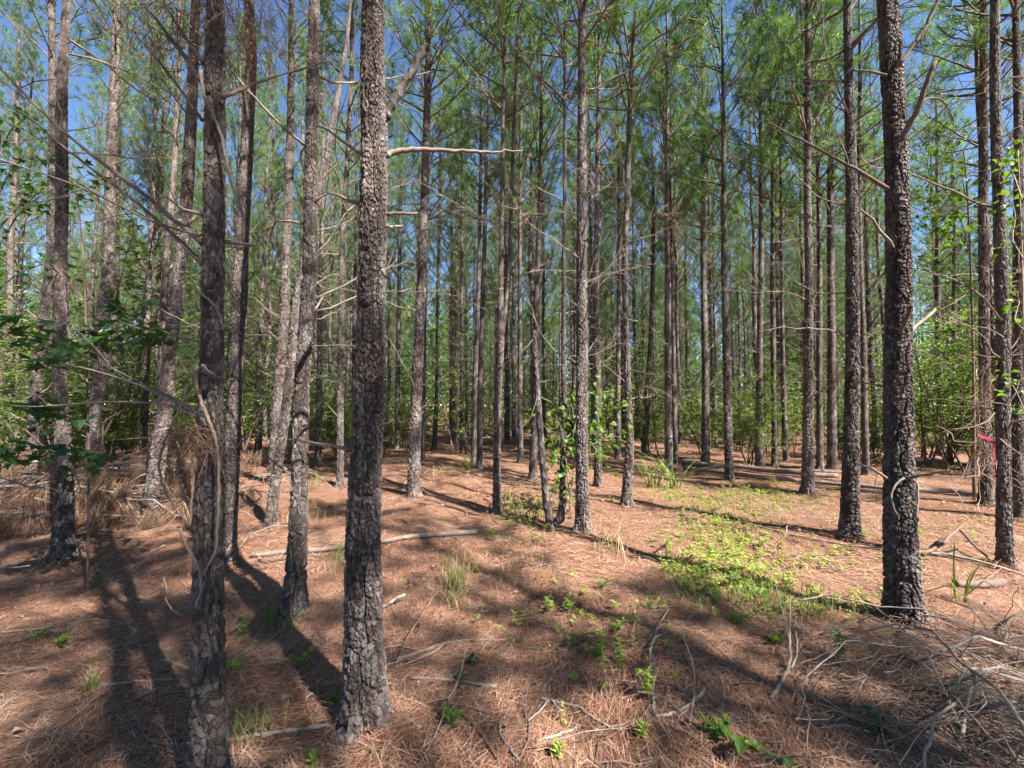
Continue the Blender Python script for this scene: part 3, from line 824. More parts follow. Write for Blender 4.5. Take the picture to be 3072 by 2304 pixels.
# ------------------------------------------------------------------ shrubs and saplings of the understory
ORD = ['first', 'second', 'third', 'fourth', 'fifth', 'sixth', 'seventh', 'eighth', 'ninth', 'tenth', 'eleventh', 'twelfth', 'thirteenth', 'fourteenth', 'fifteenth', 'sixteenth', 'seventeenth', 'eighteenth', 'nineteenth', 'twentieth']


def rank_labels(objs):
    """things that share a label are told apart by their order in the picture"""
    by = {}
    for o in objs: by.setdefault(o['label'], []).append(o)
    for lab, os_ in by.items():
        if len(os_) < 2: continue
        os_.sort(key=lambda o: o.location.x / o.location.y)
        for o, w in zip(os_, ORD): o['label'] = f'{lab}, {w} from left'


rank_labels([o for o in scene.objects if str(o.get('label', '')).startswith('slender pine')])

SHRUB = []
for v in range(7):
    rg2 = np.random.default_rng(400 + v)
    bs_, bl = MB(), MB()
    hgt = (1.3, 1.7, 2.2, 2.8, 3.4, 1.0, 4.2)[v]
    for s in range(rg2.integers(3, 6) if hgt < 3 else 2):
        a = rg2.uniform(0, 6.28)
        P = wander((rg2.uniform(-.15, .15), rg2.uniform(-.15, .15), -0.05), (0.3 * cos(a), 0.3 * sin(a), 1), hgt * rg2.uniform(.75, 1.05), 9, 0.10, 0.06, rg2)
        bs_.tube(P, np.linspace(0.012 + 0.003 * hgt, 0.004, 10), 5, False)
        for k in range(int(7 + 5 * hgt)):
            t = rg2.uniform(0.18, 1.0) * 9; i0 = min(8, int(t)); q = P[i0] + (P[i0 + 1] - P[i0]) * (t - i0)
            a = rg2.uniform(0, 6.28)
            S = wander(q, (cos(a), sin(a), rg2.uniform(0, .7)), rg2.uniform(.25, .55 + 0.12 * hgt), 5, 0.16, 0.0, rg2)
            bs_.tube(S, np.linspace(0.006, 0.002, 6), 3, False)
            cnt = int(rg2.integers(14, 28))
            tt = rg2.uniform(0.15, 1, cnt) * 5; ii = np.minimum(4, tt.astype(int)); base = S[ii] + (S[ii + 1] - S[ii]) * (tt - ii)[:, None]
            base = base + rg2.normal(size=(cnt, 3)) * 0.03
            d = unit(np.stack([rg2.normal(size=cnt), rg2.normal(size=cnt), rg2.uniform(-.6, .3, cnt)], 1) + unit(S[-1] - S[0]) * 0.5)
            nr = unit(np.array((0, 0, 1.0)) + rg2.normal(size=(cnt, 3)) * 0.45)
            bl.leaves(base, d, nr, rg2.uniform(.055, .105, cnt), rg2.uniform(.028, .05, cnt))
    SHRUB.append((bs_.mesh('stems', M['twig_brown'], True), bl.mesh('leaves', M['leaf_shrub'])))

rg = np.random.default_rng(77)


def shrub(px, Y, v, s, label, group=None):
    x = (px - 512) / F * Y
    z = float(ground(x, Y))
    t = thing('shrub', label, 'shrub', (x, Y, z), group, rg.uniform(0, 6.28), s)
    w, l = SHRUB[v]
    tag(link('stems', w, t), kind='stuff'); tag(link('leaves', l, t), kind='stuff')
    return t


ZONES = [  # photo x range, distance range, how many, variants, size range, label
 (-40, 60, 8.5, 15, 14, (3, 4, 6, 2), (0.6, 1.55), 'tall sunlit shrub at the far left behind the brush heap'),
 (60, 130, 8.5, 15, 14, (3, 4, 6, 2), (0.6, 1.55), 'tall yellow-green shrub behind the black-based pine'),
 (130, 260, 9, 16, 20, (2, 3, 4, 6), (0.5, 1.45), 'leafy shrub in the gap behind the vine-wrapped pine'),
 (260, 350, 10, 16, 10, (1, 2, 3, 5), (0.8, 1.15), 'dark leafy shrub behind the thin dark pine'),
 (375, 470, 12, 18, 10, (0, 2, 4, 6), (0.5, 1.2), 'green shrub behind the sunny grass patch'),
 (470, 620, 12, 22, 14, (1, 4, 6, 2), (0.5, 1.15), 'low dim shrub deep among the central trunks'),
 (630, 700, 11.5, 17, 9, (1, 4, 6, 3), (0.5, 1.15), 'dim shrub behind the long-bladed grass clump'),
 (700, 830, 9.5, 19, 17, (1, 3, 4, 6), (0.45, 1.2), 'light green shrub behind the fallen logs'),
 (830, 905, 10, 16, 10, (1, 3, 4, 6), (0.45, 1.2), 'green shrub seen beside the half-sunlit pine'),
 (905, 985, 8, 15, 14, (1, 3, 4, 6), (0.5, 1.3), 'bright green sapling thicket right of the big dark pine'),
 (985, 1060, 7, 13, 7, (2, 3, 4), (0.85, 1.2), 'dense green shrub behind the vine-tangled right edge'),
]
for a, bb, y0, y1, cnt, vs, sz, lab in ZONES:
    for q in range(cnt):
        shrub(rg.uniform(a, bb), rg.uniform(y0, y1), vs[int(rg.integers(len(vs)))], rg.uniform(*sz), lab, lab.split(' ', 1)[1])

rank_labels([o for o in scene.objects if o.get('category') == 'shrub'])

# ------------------------------------------------------------------ broken dead stem in the middle, with a leafy vine beside it
def stem_thing(name, label, cat, pix, rad, mat, k=10, seed=0, dy=None, part='stem'):
    base = hit(*pix[0]); Y = base[1]
    m = len(pix)
    pts = np.array([at(x, y, Y + (dy * q / (m - 1) if dy else 0)) - base for q, (x, y) in enumerate(pix)])
    pts[0, 2] = -0.05
    f = np.linspace(0, 1, m); ff = np.linspace(0, 1, 5 * m)
    PP = np.stack([np.interp(ff, f, pts[:, c]) for c in range(3)], 1)
    for _ in range(2): PP[1:-1] = (PP[:-2] + 2 * PP[1:-1] + PP[2:]) / 4
    rg3 = np.random.default_rng(seed)
    R = np.interp(ff, np.linspace(0, 1, len(rad)), rad) * (1 + 0.07 * rg3.normal(size=len(ff)))
    b = MB(); b.tube(PP, R, k)
    t = thing(name, label, cat, base)
    link(part, b.mesh(part, M[mat], True), t)
    return t, base, Y, PP


snag, sb_, sY, sP = stem_thing('dead_tree', 'crooked broken-topped dead stem with a burl at its foot, middle', 'dead tree',
                               [(552, 532), (549, 515), (546, 500), (543.5, 470), (542, 453), (539, 415), (537, 384), (535, 350), (533.5, 331)], [0.066, 0.05, 0.045, 0.042, 0.04, 0.038, 0.036, 0.034, 0.03], 'bark_far', 12, 3)
b = MB(); b.tube(np.array([(0.05, -.02, .12), (0.10, -.03, .17), (0.115, -.02, .25), (0.12, -.01, .32)]), [0.05, 0.055, 0.04, 0.02], 8)
link('burl', b.mesh('burl', M['bark_far'], True), snag)
for q in range(7):
    rg3 = np.random.default_rng(900 + q); i = int(rg3.integers(14, len(sP) - 1)); a = rg3.uniform(0, 6.28)
    link('dead_branch', BR[8 + q % 4], snag, sP[i], (rg3.uniform(0, 6), -rg3.uniform(-.9, .7), a), rg3.uniform(.25, .6))


def heart_leaf(mat):
    v = np.array([(0, 0, 0), (-.32, .06, .05), (-.5, .35, .2), (-.36, .7, .08), (0, 1.05, -.22), (.36, .7, .12), (.5, .35, .24), (.32, .06, .05), (0, .4, -.02)])
    b = MB(); b.add(v, None, [(8, i, (i + 1) % 8) for i in range(8)])
    return b.mesh('leaf', mat)


def lobed_leaf(mat):
    o = [(0, 0), (-.28, .02), (-.62, .05), (-.34, .30), (-.62, .62), (-.24, .56), (0, 1.05), (.24, .56), (.62, .62), (.34, .30), (.62, .05), (.28, .02)]
    v = np.array([(x, y, 0.10 * abs(x) - 0.12 * y * y) for x, y in o] + [(0, .35, -.02)])
    b = MB(); n_ = len(o); b.add(v, None, [(n_, i, (i + 1) % n_) for i in range(n_)])
    return b.mesh('leaf', mat)


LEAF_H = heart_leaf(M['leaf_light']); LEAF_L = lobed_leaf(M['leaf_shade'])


def leafy(name, label, cat, loc, stems, me, mat, count, size, rg3, spread=0.12, jit=0.05, flat=0.5):
    """a woody plant whose big leaves are pieces of their own; stems: list of (points, r0, r1, weight)"""
    t = thing(name, label, cat, loc)
    W_ = np.array([s_[3] for s_ in stems], float); W_ /= W_.sum()
    for pts, r0, r1, w in stems:
        b = MB(); b.tube(pts, np.linspace(r0, r1, len(pts)), 6)
        link('stem', b.mesh('stem', M[mat], True), t)
    for q in range(count):
        pts = np.asarray(stems[int(rg3.choice(len(stems), p=W_))][0]); m = len(pts) - 1
        f = rg3.uniform(0.12, 1) * m; i = min(m - 1, int(f)); p = pts[i] + (pts[i + 1] - pts[i]) * (f - i) + rg3.normal(size=3) * jit
        link('leaf', me, t, p, (rg3.normal() * flat - 0.35, rg3.normal() * flat, rg3.uniform(0, 6.28)), size * rg3.uniform(0.6, 1.25))
    return t


def pixpath(base, Y, pix, dy=0.0, n=4, rg3=None, jit=0.0):
    m = len(pix)
    P = np.array([at(x, y, Y + dy * q / (m - 1)) - base for q, (x, y) in enumerate(pix)])
    f = np.linspace(0, 1, m); ff = np.linspace(0, 1, n * m)
    PP = np.stack([np.interp(ff, f, P[:, c]) for c in range(3)], 1)
    PP[1:-1] = (PP[:-2] + 2 * PP[1:-1] + PP[2:]) / 4
    if jit: PP[1:-1] += rg3.normal(size=(len(PP) - 2, 3)) * jit
    return PP


rg3 = np.random.default_rng(31)
vb = hit(571, 516); vY = vb[1]
leafy('leafy_vine', 'bright green heart-leaved vine thicket around the middle pine', 'vine', vb,
      [(pixpath(vb, vY, [(571, 516), (569, 490), (566, 460), (562, 430), (556, 415)], -.1), .010, .004, 2.2),
       (pixpath(vb, vY, [(571, 516), (572, 480), (577, 440), (572, 405), (564, 395)], .1), .009, .003, 2.0),
       (pixpath(vb, vY, [(569, 480), (556, 450), (545, 425), (530, 424)], .2), .006, .002, 1.2),
       (pixpath(vb, vY, [(573, 470), (585, 440), (598, 420), (606, 410), (628, 404)], .25), .006, .002, 2.0),
       (pixpath(vb, vY, [(574, 460), (590, 430), (600, 440), (612, 436), (620, 437)], .1), .006, .002, 1.6),
       (pixpath(vb, vY, [(577, 450), (590, 440), (596, 450), (606, 456), (611, 458)], -.3), .006, .002, 1.0),
       (pixpath(vb, vY, [(560, 505), (556, 480), (556, 460), (560, 440)], -.1), .006, .002, 0.8),
       (pixpath(vb, vY, [(572, 440), (580, 400), (590, 392), (610, 392)], .35), .006, .002, 1.6)],
      LEAF_H, 'twig', 298, 0.078, rg3, jit=0.10, flat=0.7)

# ------------------------------------------------------------------ shaded lobed-leaf sapling at the left
sbx = hit(88, 592); sY = sbx[1]
leafy('leafy_sapling', 'thin sapling with dark lobed leaves hanging across the left side', 'sapling', sbx,
      [(pixpath(sbx, sY, [(88, 597), (88, 540), (88.5, 500), (89, 453), (87, 384), (86, 330), (84, 260), (78, 200), (70, 160)]), .010, .005, 0.05),
       (pixpath(sbx, sY, [(87, 384), (70, 362), (48, 345), (25, 332), (5, 320)], -.5), .007, .003, 1.3),
       (pixpath(sbx, sY, [(87, 352), (100, 338), (120, 330), (150, 334), (190, 345)], -.35), .006, .002, 1.5),
       (pixpath(sbx, sY, [(86, 330), (110, 315), (130, 302), (145, 300)], .3), .006, .002, 1.0),
       (pixpath(sbx, sY, [(88, 470), (70, 455), (50, 452), (20, 450), (0, 452)], -.4), .006, .002, 1.1),
       (pixpath(sbx, sY, [(88, 430), (65, 415), (45, 408), (15, 405)], -.6), .006, .002, 1.1),
       (pixpath(sbx, sY, [(88, 465), (97, 457), (105, 455), (118, 468)], -.1), .005, .002, 0.4),
       (pixpath(sbx, sY, [(87, 345), (75, 345), (60, 350), (40, 360)], -.8), .006, .002, 1.1)],
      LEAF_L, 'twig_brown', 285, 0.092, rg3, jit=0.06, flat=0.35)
ub = hit(20, 520); uY = ub[1]
leafy('leafy_branch_tree', 'upright small tree with dark leaf sprays at the upper left edge', 'sapling', ub,
      [(pixpath(ub, uY, [(-8, 520), (-6, 400), (-4, 300), (-2, 180), (0, 120)]), .025, .010, 0.05),
       (pixpath(ub, uY, [(-4, 200), (10, 170), (30, 150), (48, 160)], -.2), .008, .002, 1.0),
       (pixpath(ub, uY, [(-3, 250), (20, 210), (50, 190), (80, 178), (96, 172)], -.3), .008, .002, 1.4),
       (pixpath(ub, uY, [(-2, 160), (10, 130), (25, 118), (40, 120)], .2), .008, .002, .8),
       (pixpath(ub, uY, [(-3, 290), (20, 272), (50, 262), (75, 268)], -.3), .008, .002, 1.0),
       (pixpath(ub, uY, [(-3, 230), (25, 200), (45, 206), (70, 196), (90, 200)], .3), .008, .002, 1.2)],
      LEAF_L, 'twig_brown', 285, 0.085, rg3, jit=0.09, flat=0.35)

# ------------------------------------------------------------------ vines on the foreground pine and at the right edge
t0, b0, Y0, zs0, xs0, rs0 = TOBJ[0]


def vine(label, Y, pix, r0, r1, mat='vine', name='dead_vine', group=None, front=0.0, base=None, jit=0.0012, seed=1):
    rg4 = np.random.default_rng(seed)
    p0 = at(pix[0][0], pix[0][1], Y - front)
    P = pixpath(p0, Y - front, pix, 0, 5, rg4, jit)
    b = MB(); b.tube(P, np.linspace(r0, r1, len(P)), 6)
    o = link(name, b.mesh(name, M[mat], True), None, p0)
    return tag(o, label, 'vine', group)


vf = 0.075
vine('long pale vine running down the front of the vine-wrapped pine', Y0, [(193, 366), (198, 392), (203, 406), (211, 425), (216, 440), (218, 455), (219, 470), (218.5, 500), (217, 530), (216, 550), (210, 562), (203, 575)], .0065, .005, front=vf, seed=2)
vine('short pale vine fork crossing the lower trunk of the vine-wrapped pine', Y0, [(180, 528), (186, 546), (195, 560), (201, 575), (201, 590), (195, 608)], .006, .004, front=vf, seed=3)
vine('pale vine hanging free left of the vine-wrapped pine', Y0, [(189, 384), (184, 400), (172, 425), (163, 445), (158, 465), (163, 485), (172, 505), (186, 521)], .0055, .0035, front=0.02, seed=4, jit=.0015)
vine('thin pale vine hanging straight beside the vine-wrapped pine', Y0, [(192, 454), (194, 470), (193, 490), (191, 510), (190, 526)], .005, .003, front=0.05, seed=5)
vine('curved grey vine dangling above the shaded needles at left', Y0 + .3, [(164, 460), (172, 470), (180, 485), (184, 500), (191, 508)], .004, .003, seed=6)
vine('loose pale stick-like vine near the foot of the vine-wrapped pine', Y0, [(163, 577), (167, 590), (166, 600), (172, 610), (183, 616)], .005, .003, seed=7, front=-.25)
vine('brown vine winding up the sunlit side above the needle clump', Y0, [(201, 70), (203, 95), (210, 108), (218, 125), (224, 148), (228, 170), (232, 185), (240, 205), (244, 222), (243, 242)], .007, .006, 'twig', front=0.03, seed=8)
vine('thin brown vine on the upper trunk of the vine-wrapped pine', Y0, [(196, 290), (205, 297), (214, 304), (221, 318), (223, 330)], .005, .004, 'twig', front=vf, seed=9)


def needle_clump(label, c, n_, size, mat, rg4, down=0.5, name='needle_clump'):
    b = MB()
    base = rg4.normal(size=(n_, 3)) * size * np.array((.5, .5, .5))
    d = unit(rg4.normal(size=(n_, 3)) * np.array((1, 1, .6)) + np.array((0, 0, -down)))
    s_ = unit(np.cross(d, rg4.normal(size=(n_, 3))))
    b.strips(base, d, s_, rg4.uniform(.10, .2, n_), .0016, rg4.normal(size=(n_, 3)) * .02 + np.array((0, 0, -.03)), 2)
    t = thing(name, label, 'needle clump', c)
    tag(link('straw', b.mesh('straw', M[mat]), t), kind='stuff')
    return t


rg4 = np.random.default_rng(12)
needle_clump('brown clump of dead needles caught on the vine-wrapped pine', at(189, 436, Y0 - .1), 300, 0.075, 'hang', rg4, .4)
for q, (px, py, s_, n_) in enumerate([(228, 16, .14, 330), (240, 5, .14, 300), (218, -12, .15, 300), (170, 30, .10, 120), (150, 20, .08, 100), (232, 45, .10, 220)]):
    b = MB(); base = rg4.normal(size=(n_, 3)) * s_
    d = unit(rg4.normal(size=(n_, 3)) * .6 + np.array((0, 0, -1)))
    b.strips(base, d, unit(np.cross(d, rg4.normal(size=(n_, 3)))), rg4.uniform(.12, .2, n_), .0026, rg4.normal(size=(n_, 3)) * .02, 2)
    tag(link('dead_needles', b.mesh('dead_needles', M['hang']), t0, at(px, py, Y0 + .15) - b0), kind='stuff')

# dead vine curtain and green sprays at the right edge
rY = TOBJ[37][2]
vt = thing('vine_tangle', 'tangle of dry vines hanging off the pines at the right edge', 'vine', hit(1010, 575))
vtl = np.array(vt.location)
b = MB()
rg5 = np.random.default_rng(41)
for q in range(95):
    px, py = (rg5.uniform(1006, 1035), rg5.uniform(60, 420)) if q % 3 else (rg5.uniform(976, 1000), rg5.uniform(330, 470))
    p0 = at(px, py, rY + rg5.uniform(-.15, .9))
    P = wander(p0, (rg5.normal() * .5, rg5.normal() * .3, -0.7), rg5.uniform(.25, 1.1), 9, .42, -.12, rg5)
    P[:, 2] = np.maximum(P[:, 2], 0.03)
    b.tube(P - vtl, np.linspace(.0065, .003, 10) * rg5.uniform(.5, 1.1), 4, False)
tag(link('strands', b.mesh('strands', M['vine'], True), vt), kind='stuff')
b = MB(); nn = 300
base = np.array([at(rg5.uniform(975, 1003), rg5.uniform(380, 470), rY + rg5.uniform(.3, .9)) for _ in range(nn)]) - vtl
d = unit(rg5.normal(size=(nn, 3)) * .5 + np.array((0, 0, -1)))
b.strips(base, d, unit(np.cross(d, rg5.normal(size=(nn, 3)))), .18, .003, rg5.normal(size=(nn, 3)) * .03, 2)
tag(link('straw', b.mesh('straw', M['hang']), vt), kind='stuff')
gb = hit(1030, 590); gY = gb[1]
leafy('climbing_vine', 'green leafy climber on the right picture edge', 'vine', gb,
      [(pixpath(gb, gY, [(1030, 590), (1028, 450), (1024, 350), (1022, 250), (1018, 150)], .2), .010, .004, .6),
       (pixpath(gb, gY, [(1028, 420), (1018, 395), (1010, 380), (1004, 372)], .2), .005, .002, .8),
       (pixpath(gb, gY, [(1024, 260), (1012, 240), (1016, 215), (1008, 190)], .4), .005, .002, 1.2),
       (pixpath(gb, gY, [(1024, 330), (1014, 320), (1020, 300), (1010, 290)], .2), .005, .002, .8),
       (pixpath(gb, gY, [(1022, 200), (1014, 175), (1010, 165), (1012, 150)], .5), .005, .002, 1.0)], LEAF_H, 'vine', 95, 0.055, rg5, jit=.06)
db = hit(975, 500); dY = db[1]
leafy('leafy_tree', 'dark leafy small tree behind the glaring white pine', 'sapling', db,
      [(pixpath(db, dY, [(974, 500), (974, 400), (972, 300), (968, 200), (964, 150)], 0), .02, .008, .1),
       (pixpath(db, dY, [(972, 260), (960, 215), (945, 190), (925, 178)], 0), .007, .002, 1.2),
       (pixpath(db, dY, [(970, 230), (985, 190), (1000, 170), (1015, 165)], .3), .007, .002, 1),
       (pixpath(db, dY, [(970, 250), (950, 225), (940, 222), (925, 215)], .5), .007, .002, 1),
       (pixpath(db, dY, [(966, 200), (960, 165), (950, 140), (940, 130)], .2), .007, .002, 1),
       (pixpath(db, dY, [(972, 300), (958, 280), (945, 262), (930, 255)], .5), .007, .002, .6)], LEAF_H, 'twig_brown', 240, 0.085, rg5, jit=.12)

# pink flagging ribbon
rp = at(978, 434, rY - .05)
pts = [at(x, y, rY - .05) - rp for x, y in [(978.5, 435), (986, 438), (993, 442), (994, 450), (995, 460), (993.5, 472), (994.5, 484)]]
PP = np.array(pts); f = np.linspace(0, 1, len(PP)); ff = np.linspace(0, 1, 26); PP = np.stack([np.interp(ff, f, PP[:, c]) for c in range(3)], 1)
sd = unit(np.stack([np.sin(ff * 9), np.cos(ff * 7) * .6, np.sin(ff * 5 + 1.3) * .8 + .3], 1)) * 0.0125
b = MB(); b.add(np.concatenate([PP - sd, PP + sd]), [(q, q + 1, 26 + q + 1, 26 + q) for q in range(25)])
ro = link('flagging_ribbon', b.mesh('flagging_ribbon', M['ribbon']), None, rp)
so = ro.modifiers.new('thickness', 'SOLIDIFY'); so.thickness = 0.001
tag(ro, 'pink plastic flagging ribbon tied beside the glaring white pine', 'ribbon')

# ------------------------------------------------------------------ fallen logs and sticks, traced along the floor
def floor_path(pix, lift, n=5, rg4=None, jit=0.0):
    P = np.array([hit(x, y) for x, y in pix]); m = len(P)
    f = np.linspace(0, 1, m); ff = np.linspace(0, 1, n * m)
    PP = np.stack([np.interp(ff, f, P[:, c]) for c in range(3)], 1)
    PP[1:-1] = (PP[:-2] + 2 * PP[1:-1] + PP[2:]) / 4
    if jit: PP[1:-1, :2] += rg4.normal(size=(len(PP) - 2, 2)) * jit
    L = np.broadcast_to(np.asarray(lift, float), (m,)) if np.ndim(lift) else np.full(m, lift)
    PP[:, 2] = ground(PP[:, 0], PP[:, 1]) + np.interp(ff, f, L)
    return PP


def stick(label, pix, r0, r1, mat='pale', lift=None, name='fallen_stick', cat='stick', forks=(), seed=0, k=8, twigs=0, jit=0.0025, group=None):
    rg4 = np.random.default_rng(600 + seed)
    P = floor_path(pix, r0 * 1.1 if lift is None else lift, 5, rg4, jit)
    o0 = P[0].copy()
    R = 0.78 * np.linspace(r0, r1, len(P)) * (1 + 0.08 * rg4.normal(size=len(P)))
    b = MB(); b.tube(P - o0, R, k)
    for _ in range(twigs):
        i = int(rg4.integers(1, len(P) - 1)); d = unit(P[i] - P[i - 1]) + rg4.normal(size=3) * .6; d[2] = abs(d[2]) * .5
        b.tube(wander(P[i] - o0, d, np.linalg.norm(P[-1] - P[0]) * rg4.uniform(.08, .25), 5, .2, -.02, rg4), np.linspace(r1 * .8, r1 * .35, 6), 4, False)
    if not forks:
        o = link(name, b.mesh(name, M[mat], True), None, o0); return tag(o, label, cat, group)
    t = thing(name, label, cat, o0, group)
    link('stem', b.mesh('stem', M[mat], True), t)
    for fp, fr0, fr1, fl in forks:
        Q = floor_path(fp, fl, 5, rg4, jit * .5) - o0
        b = MB(); b.tube(Q, np.linspace(fr0, fr1, len(Q)), 6); link('side_branch', b.mesh('side_branch', M[mat], True), t)
    return t


stick('long thin log lying behind the closest pine, sawn end toward the middle', [(250, 558), (300, 553), (355, 548), (400, 541), (440, 537), (477, 534.5)], .026, .034, 'log', name='fallen_log', cat='log', seed=1, k=12)
stick('upper of the two grey logs lying beyond the weed patch', [(682, 465), (720, 469), (760, 473), (800, 477), (838, 480)], .075, .06, 'log', name='fallen_log', cat='log', seed=2, k=14)
stick('lower of the two grey logs lying beyond the weed patch', [(684, 471), (730, 477), (775, 482), (812, 485), (850, 489), (890, 493)], .06, .045, 'log', name='fallen_log', cat='log', seed=3, k=14)
stick('dark log lying in the shade right of the big dark pine', [(912, 492), (945, 494), (980, 498), (1030, 505)], .05, .04, 'log', name='fallen_log', cat='log', seed=4, k=12)
stick('long thin dead pole lying across the sunlit floor toward the big dark pine', [(746, 525), (780, 534), (815, 541), (850, 547), (884, 550)], .018, .012, 'log', name='fallen_pole', cat='stick', seed=5, twigs=3)
stick('pale pole lying behind the big dark pine running to the right edge', [(905, 553), (940, 556), (975, 563), (1024, 578), (1060, 590)], .022, .016, 'pale', name='fallen_pole', cat='stick', seed=6, twigs=4)
stick('rotting brown log piece on the sunlit floor near the right edge', [(955, 588), (975, 589), (1003, 586)], .035, .045, 'twig_brown', name='fallen_log', cat='log', seed=7, k=12)
stick('dark forked limb rising from the floor left of the glaring white pine', [(905, 556), (925, 557), (945, 553), (962, 545)], .022, .016, 'twig_brown', [.03, .04, .1, .2], 'fallen_limb', 'stick', [([(960, 546), (975, 556), (990, 565)], .015, .008, [.18, .1, .05])], 8)
stick('white stick lying at the foot of the closest pine', [(226, 743), (255, 738), (290, 733), (325, 729), (352, 725)], .012, .010, seed=9)
stick('dead root-like chunk of wood beside the base of the closest pine', [(338, 741), (346, 744), (352, 746)], .022, .028, 'log', name='wood_chunk', cat='wood', seed=10, k=10)
stick('stick in the dappled light between the two closest pine bases', [(100, 687), (125, 684), (150, 682), (172, 681)], .008, .006, 'pale', seed=11)
stick('pale twig pointing at the vine-wrapped pine', [(163, 661), (175, 665), (188, 669)], .007, .010, 'pale', seed=12)
stick('thick grey stick lying right of the closest pine', [(410, 680), (440, 681), (465, 684), (497, 689)], .011, .013, 'twig', seed=13, twigs=1)
stick('long pale forked branch lying right of the closest pine', [(395, 661), (420, 653), (445, 645), (470, 641), (505, 641)], .009, .005, 'pale', seed=14, forks=[([(420, 654), (400, 648), (382, 652)], .006, .003, .02), ([(445, 646), (435, 655), (405, 668)], .006, .004, .02)])
stick('broken branch end lying on the mound by the closest pine', [(379, 612), (388, 609), (396, 606), (405, 604)], .012, .016, 'pale', [.02, .04, .06, .07], seed=15)
stick('thin pale vine-like stalk bending from the grass tuft', [(395, 672), (405, 655), (420, 632), (432, 612), (443, 595)], .004, .003, 'vine', [.02, .08, .1, .1, .06], seed=16)
stick('dark curved stick lying in the lower middle', [(448, 704), (462, 715), (475, 728), (486, 742), (497, 760)], .009, .008, 'twig_brown', seed=17)
stick('thin dead stem below the closest pine curving down', [(400, 660), (405, 680), (404, 705), (408, 720), (419, 728)], .005, .004, 'pale', seed=18)
stick('slim stick near the lower middle edge', [(499, 724), (500, 737), (510, 750), (520, 763)], .008, .007, 'twig', seed=19)
stick('forked pale twig lying in the lower middle sun', [(540, 700), (560, 705), (578, 709), (598, 722), (610, 730)], .009, .006, 'pale', seed=20, forks=[([(549, 703), (540, 715), (528, 725)], .006, .004, .02), ([(551, 703), (558, 712), (564, 718)], .004, .002, .02)])
stick('dark crooked stick at the lower middle edge', [(523, 711), (529, 724), (529, 735), (526, 748), (516, 764)], .008, .005, 'twig_brown', seed=21)
stick('short white stick near the bottom middle', [(538, 742), (555, 737), (570, 732), (580, 727)], .007, .008, 'pale', seed=22)
stick('short dark twig standing out above the pale leaf scrap', [(554, 662), (558, 670), (563, 677), (570, 684)], .006, .004, 'twig', seed=23)
stick('tall thin curved stick in the shade right of the middle', [(654, 714), (653, 700), (651, 680), (650, 660), (655, 645), (661, 629), (669, 615)], .009, .004, 'pale', [.01, .02, .04, .06, .05, .05, .04], seed=24, forks=[([(654, 648), (660, 645), (663, 644)], .004, .002, .06), ([(651, 700), (656, 688), (654, 672)], .006, .003, [.03, .06, .1])])
stick('white bent stick forming a corner at the lower right of the middle', [(655, 718), (668, 717), (682, 712), (694, 703), (705, 692)], .009, .010, 'pale', seed=25)
stick('pale antler-shaped stick standing up in front of the right brush pile', [(770, 700), (780, 690), (788, 678), (791, 668), (789, 650), (785, 635), (779, 622)], .013, .004, 'pale', [.01, .02, .04, .06, .1, .12, .14], seed=26, forks=[([(791, 668), (790, 650), (791, 635), (791, 617)], .007, .003, [.06, .1, .12, .15]), ([(791, 676), (797, 668), (798, 658), (796, 648)], .006, .003, [.04, .06, .09, .1])])
stick('pale stick lying in the shaded needles at far left', [(0, 634), (30, 631), (60, 627), (95, 620)], .010, .007, 'twig', seed=27)
stick('thin grey branch lying left behind the sapling foot', [(95, 620), (120, 624), (150, 633), (190, 645)], .005, .004, 'twig', seed=28)
stick('curved twig near the picture corner by the shaded needles', [(0, 705), (20, 697), (35, 688), (32, 680)], .005, .004, 'twig', seed=29)
stick('thin arching branch on the floor left of the thin dark pine', [(232, 560), (250, 545), (275, 535), (300, 532)], .006, .004, 'pale', [.02, .12, .12, .04], seed=30, twigs=3)
stick('thin bare branch behind the closest pine on the mound', [(385, 512), (405, 520), (425, 530), (445, 545)], .006, .004, 'twig', [.02, .1, .1, .04], seed=31)
stick('long arched bare twig near the log behind the closest pine', [(400, 500), (430, 508), (450, 520), (470, 535)], .005, .003, 'twig', [.05, .12, .1, .04], seed=32, twigs=2)
stick('dark sunken branch end right of the middle pine foot', [(586, 533), (596, 538), (606, 542), (615, 544)], .014, .009, 'twig_brown', seed=33, twigs=4)

# ------------------------------------------------------------------ brush heap of fallen pine tops at the left
def heap_h(x, y):
    return 0.70 * np.exp(-(((x + 5.9) / 2.3) ** 2 + ((y - 6.0) / 0.85) ** 2)) + 0.25 * np.exp(-(((x + 6.8) / 2.0) ** 2 + ((y - 4.9) / 0.7) ** 2))


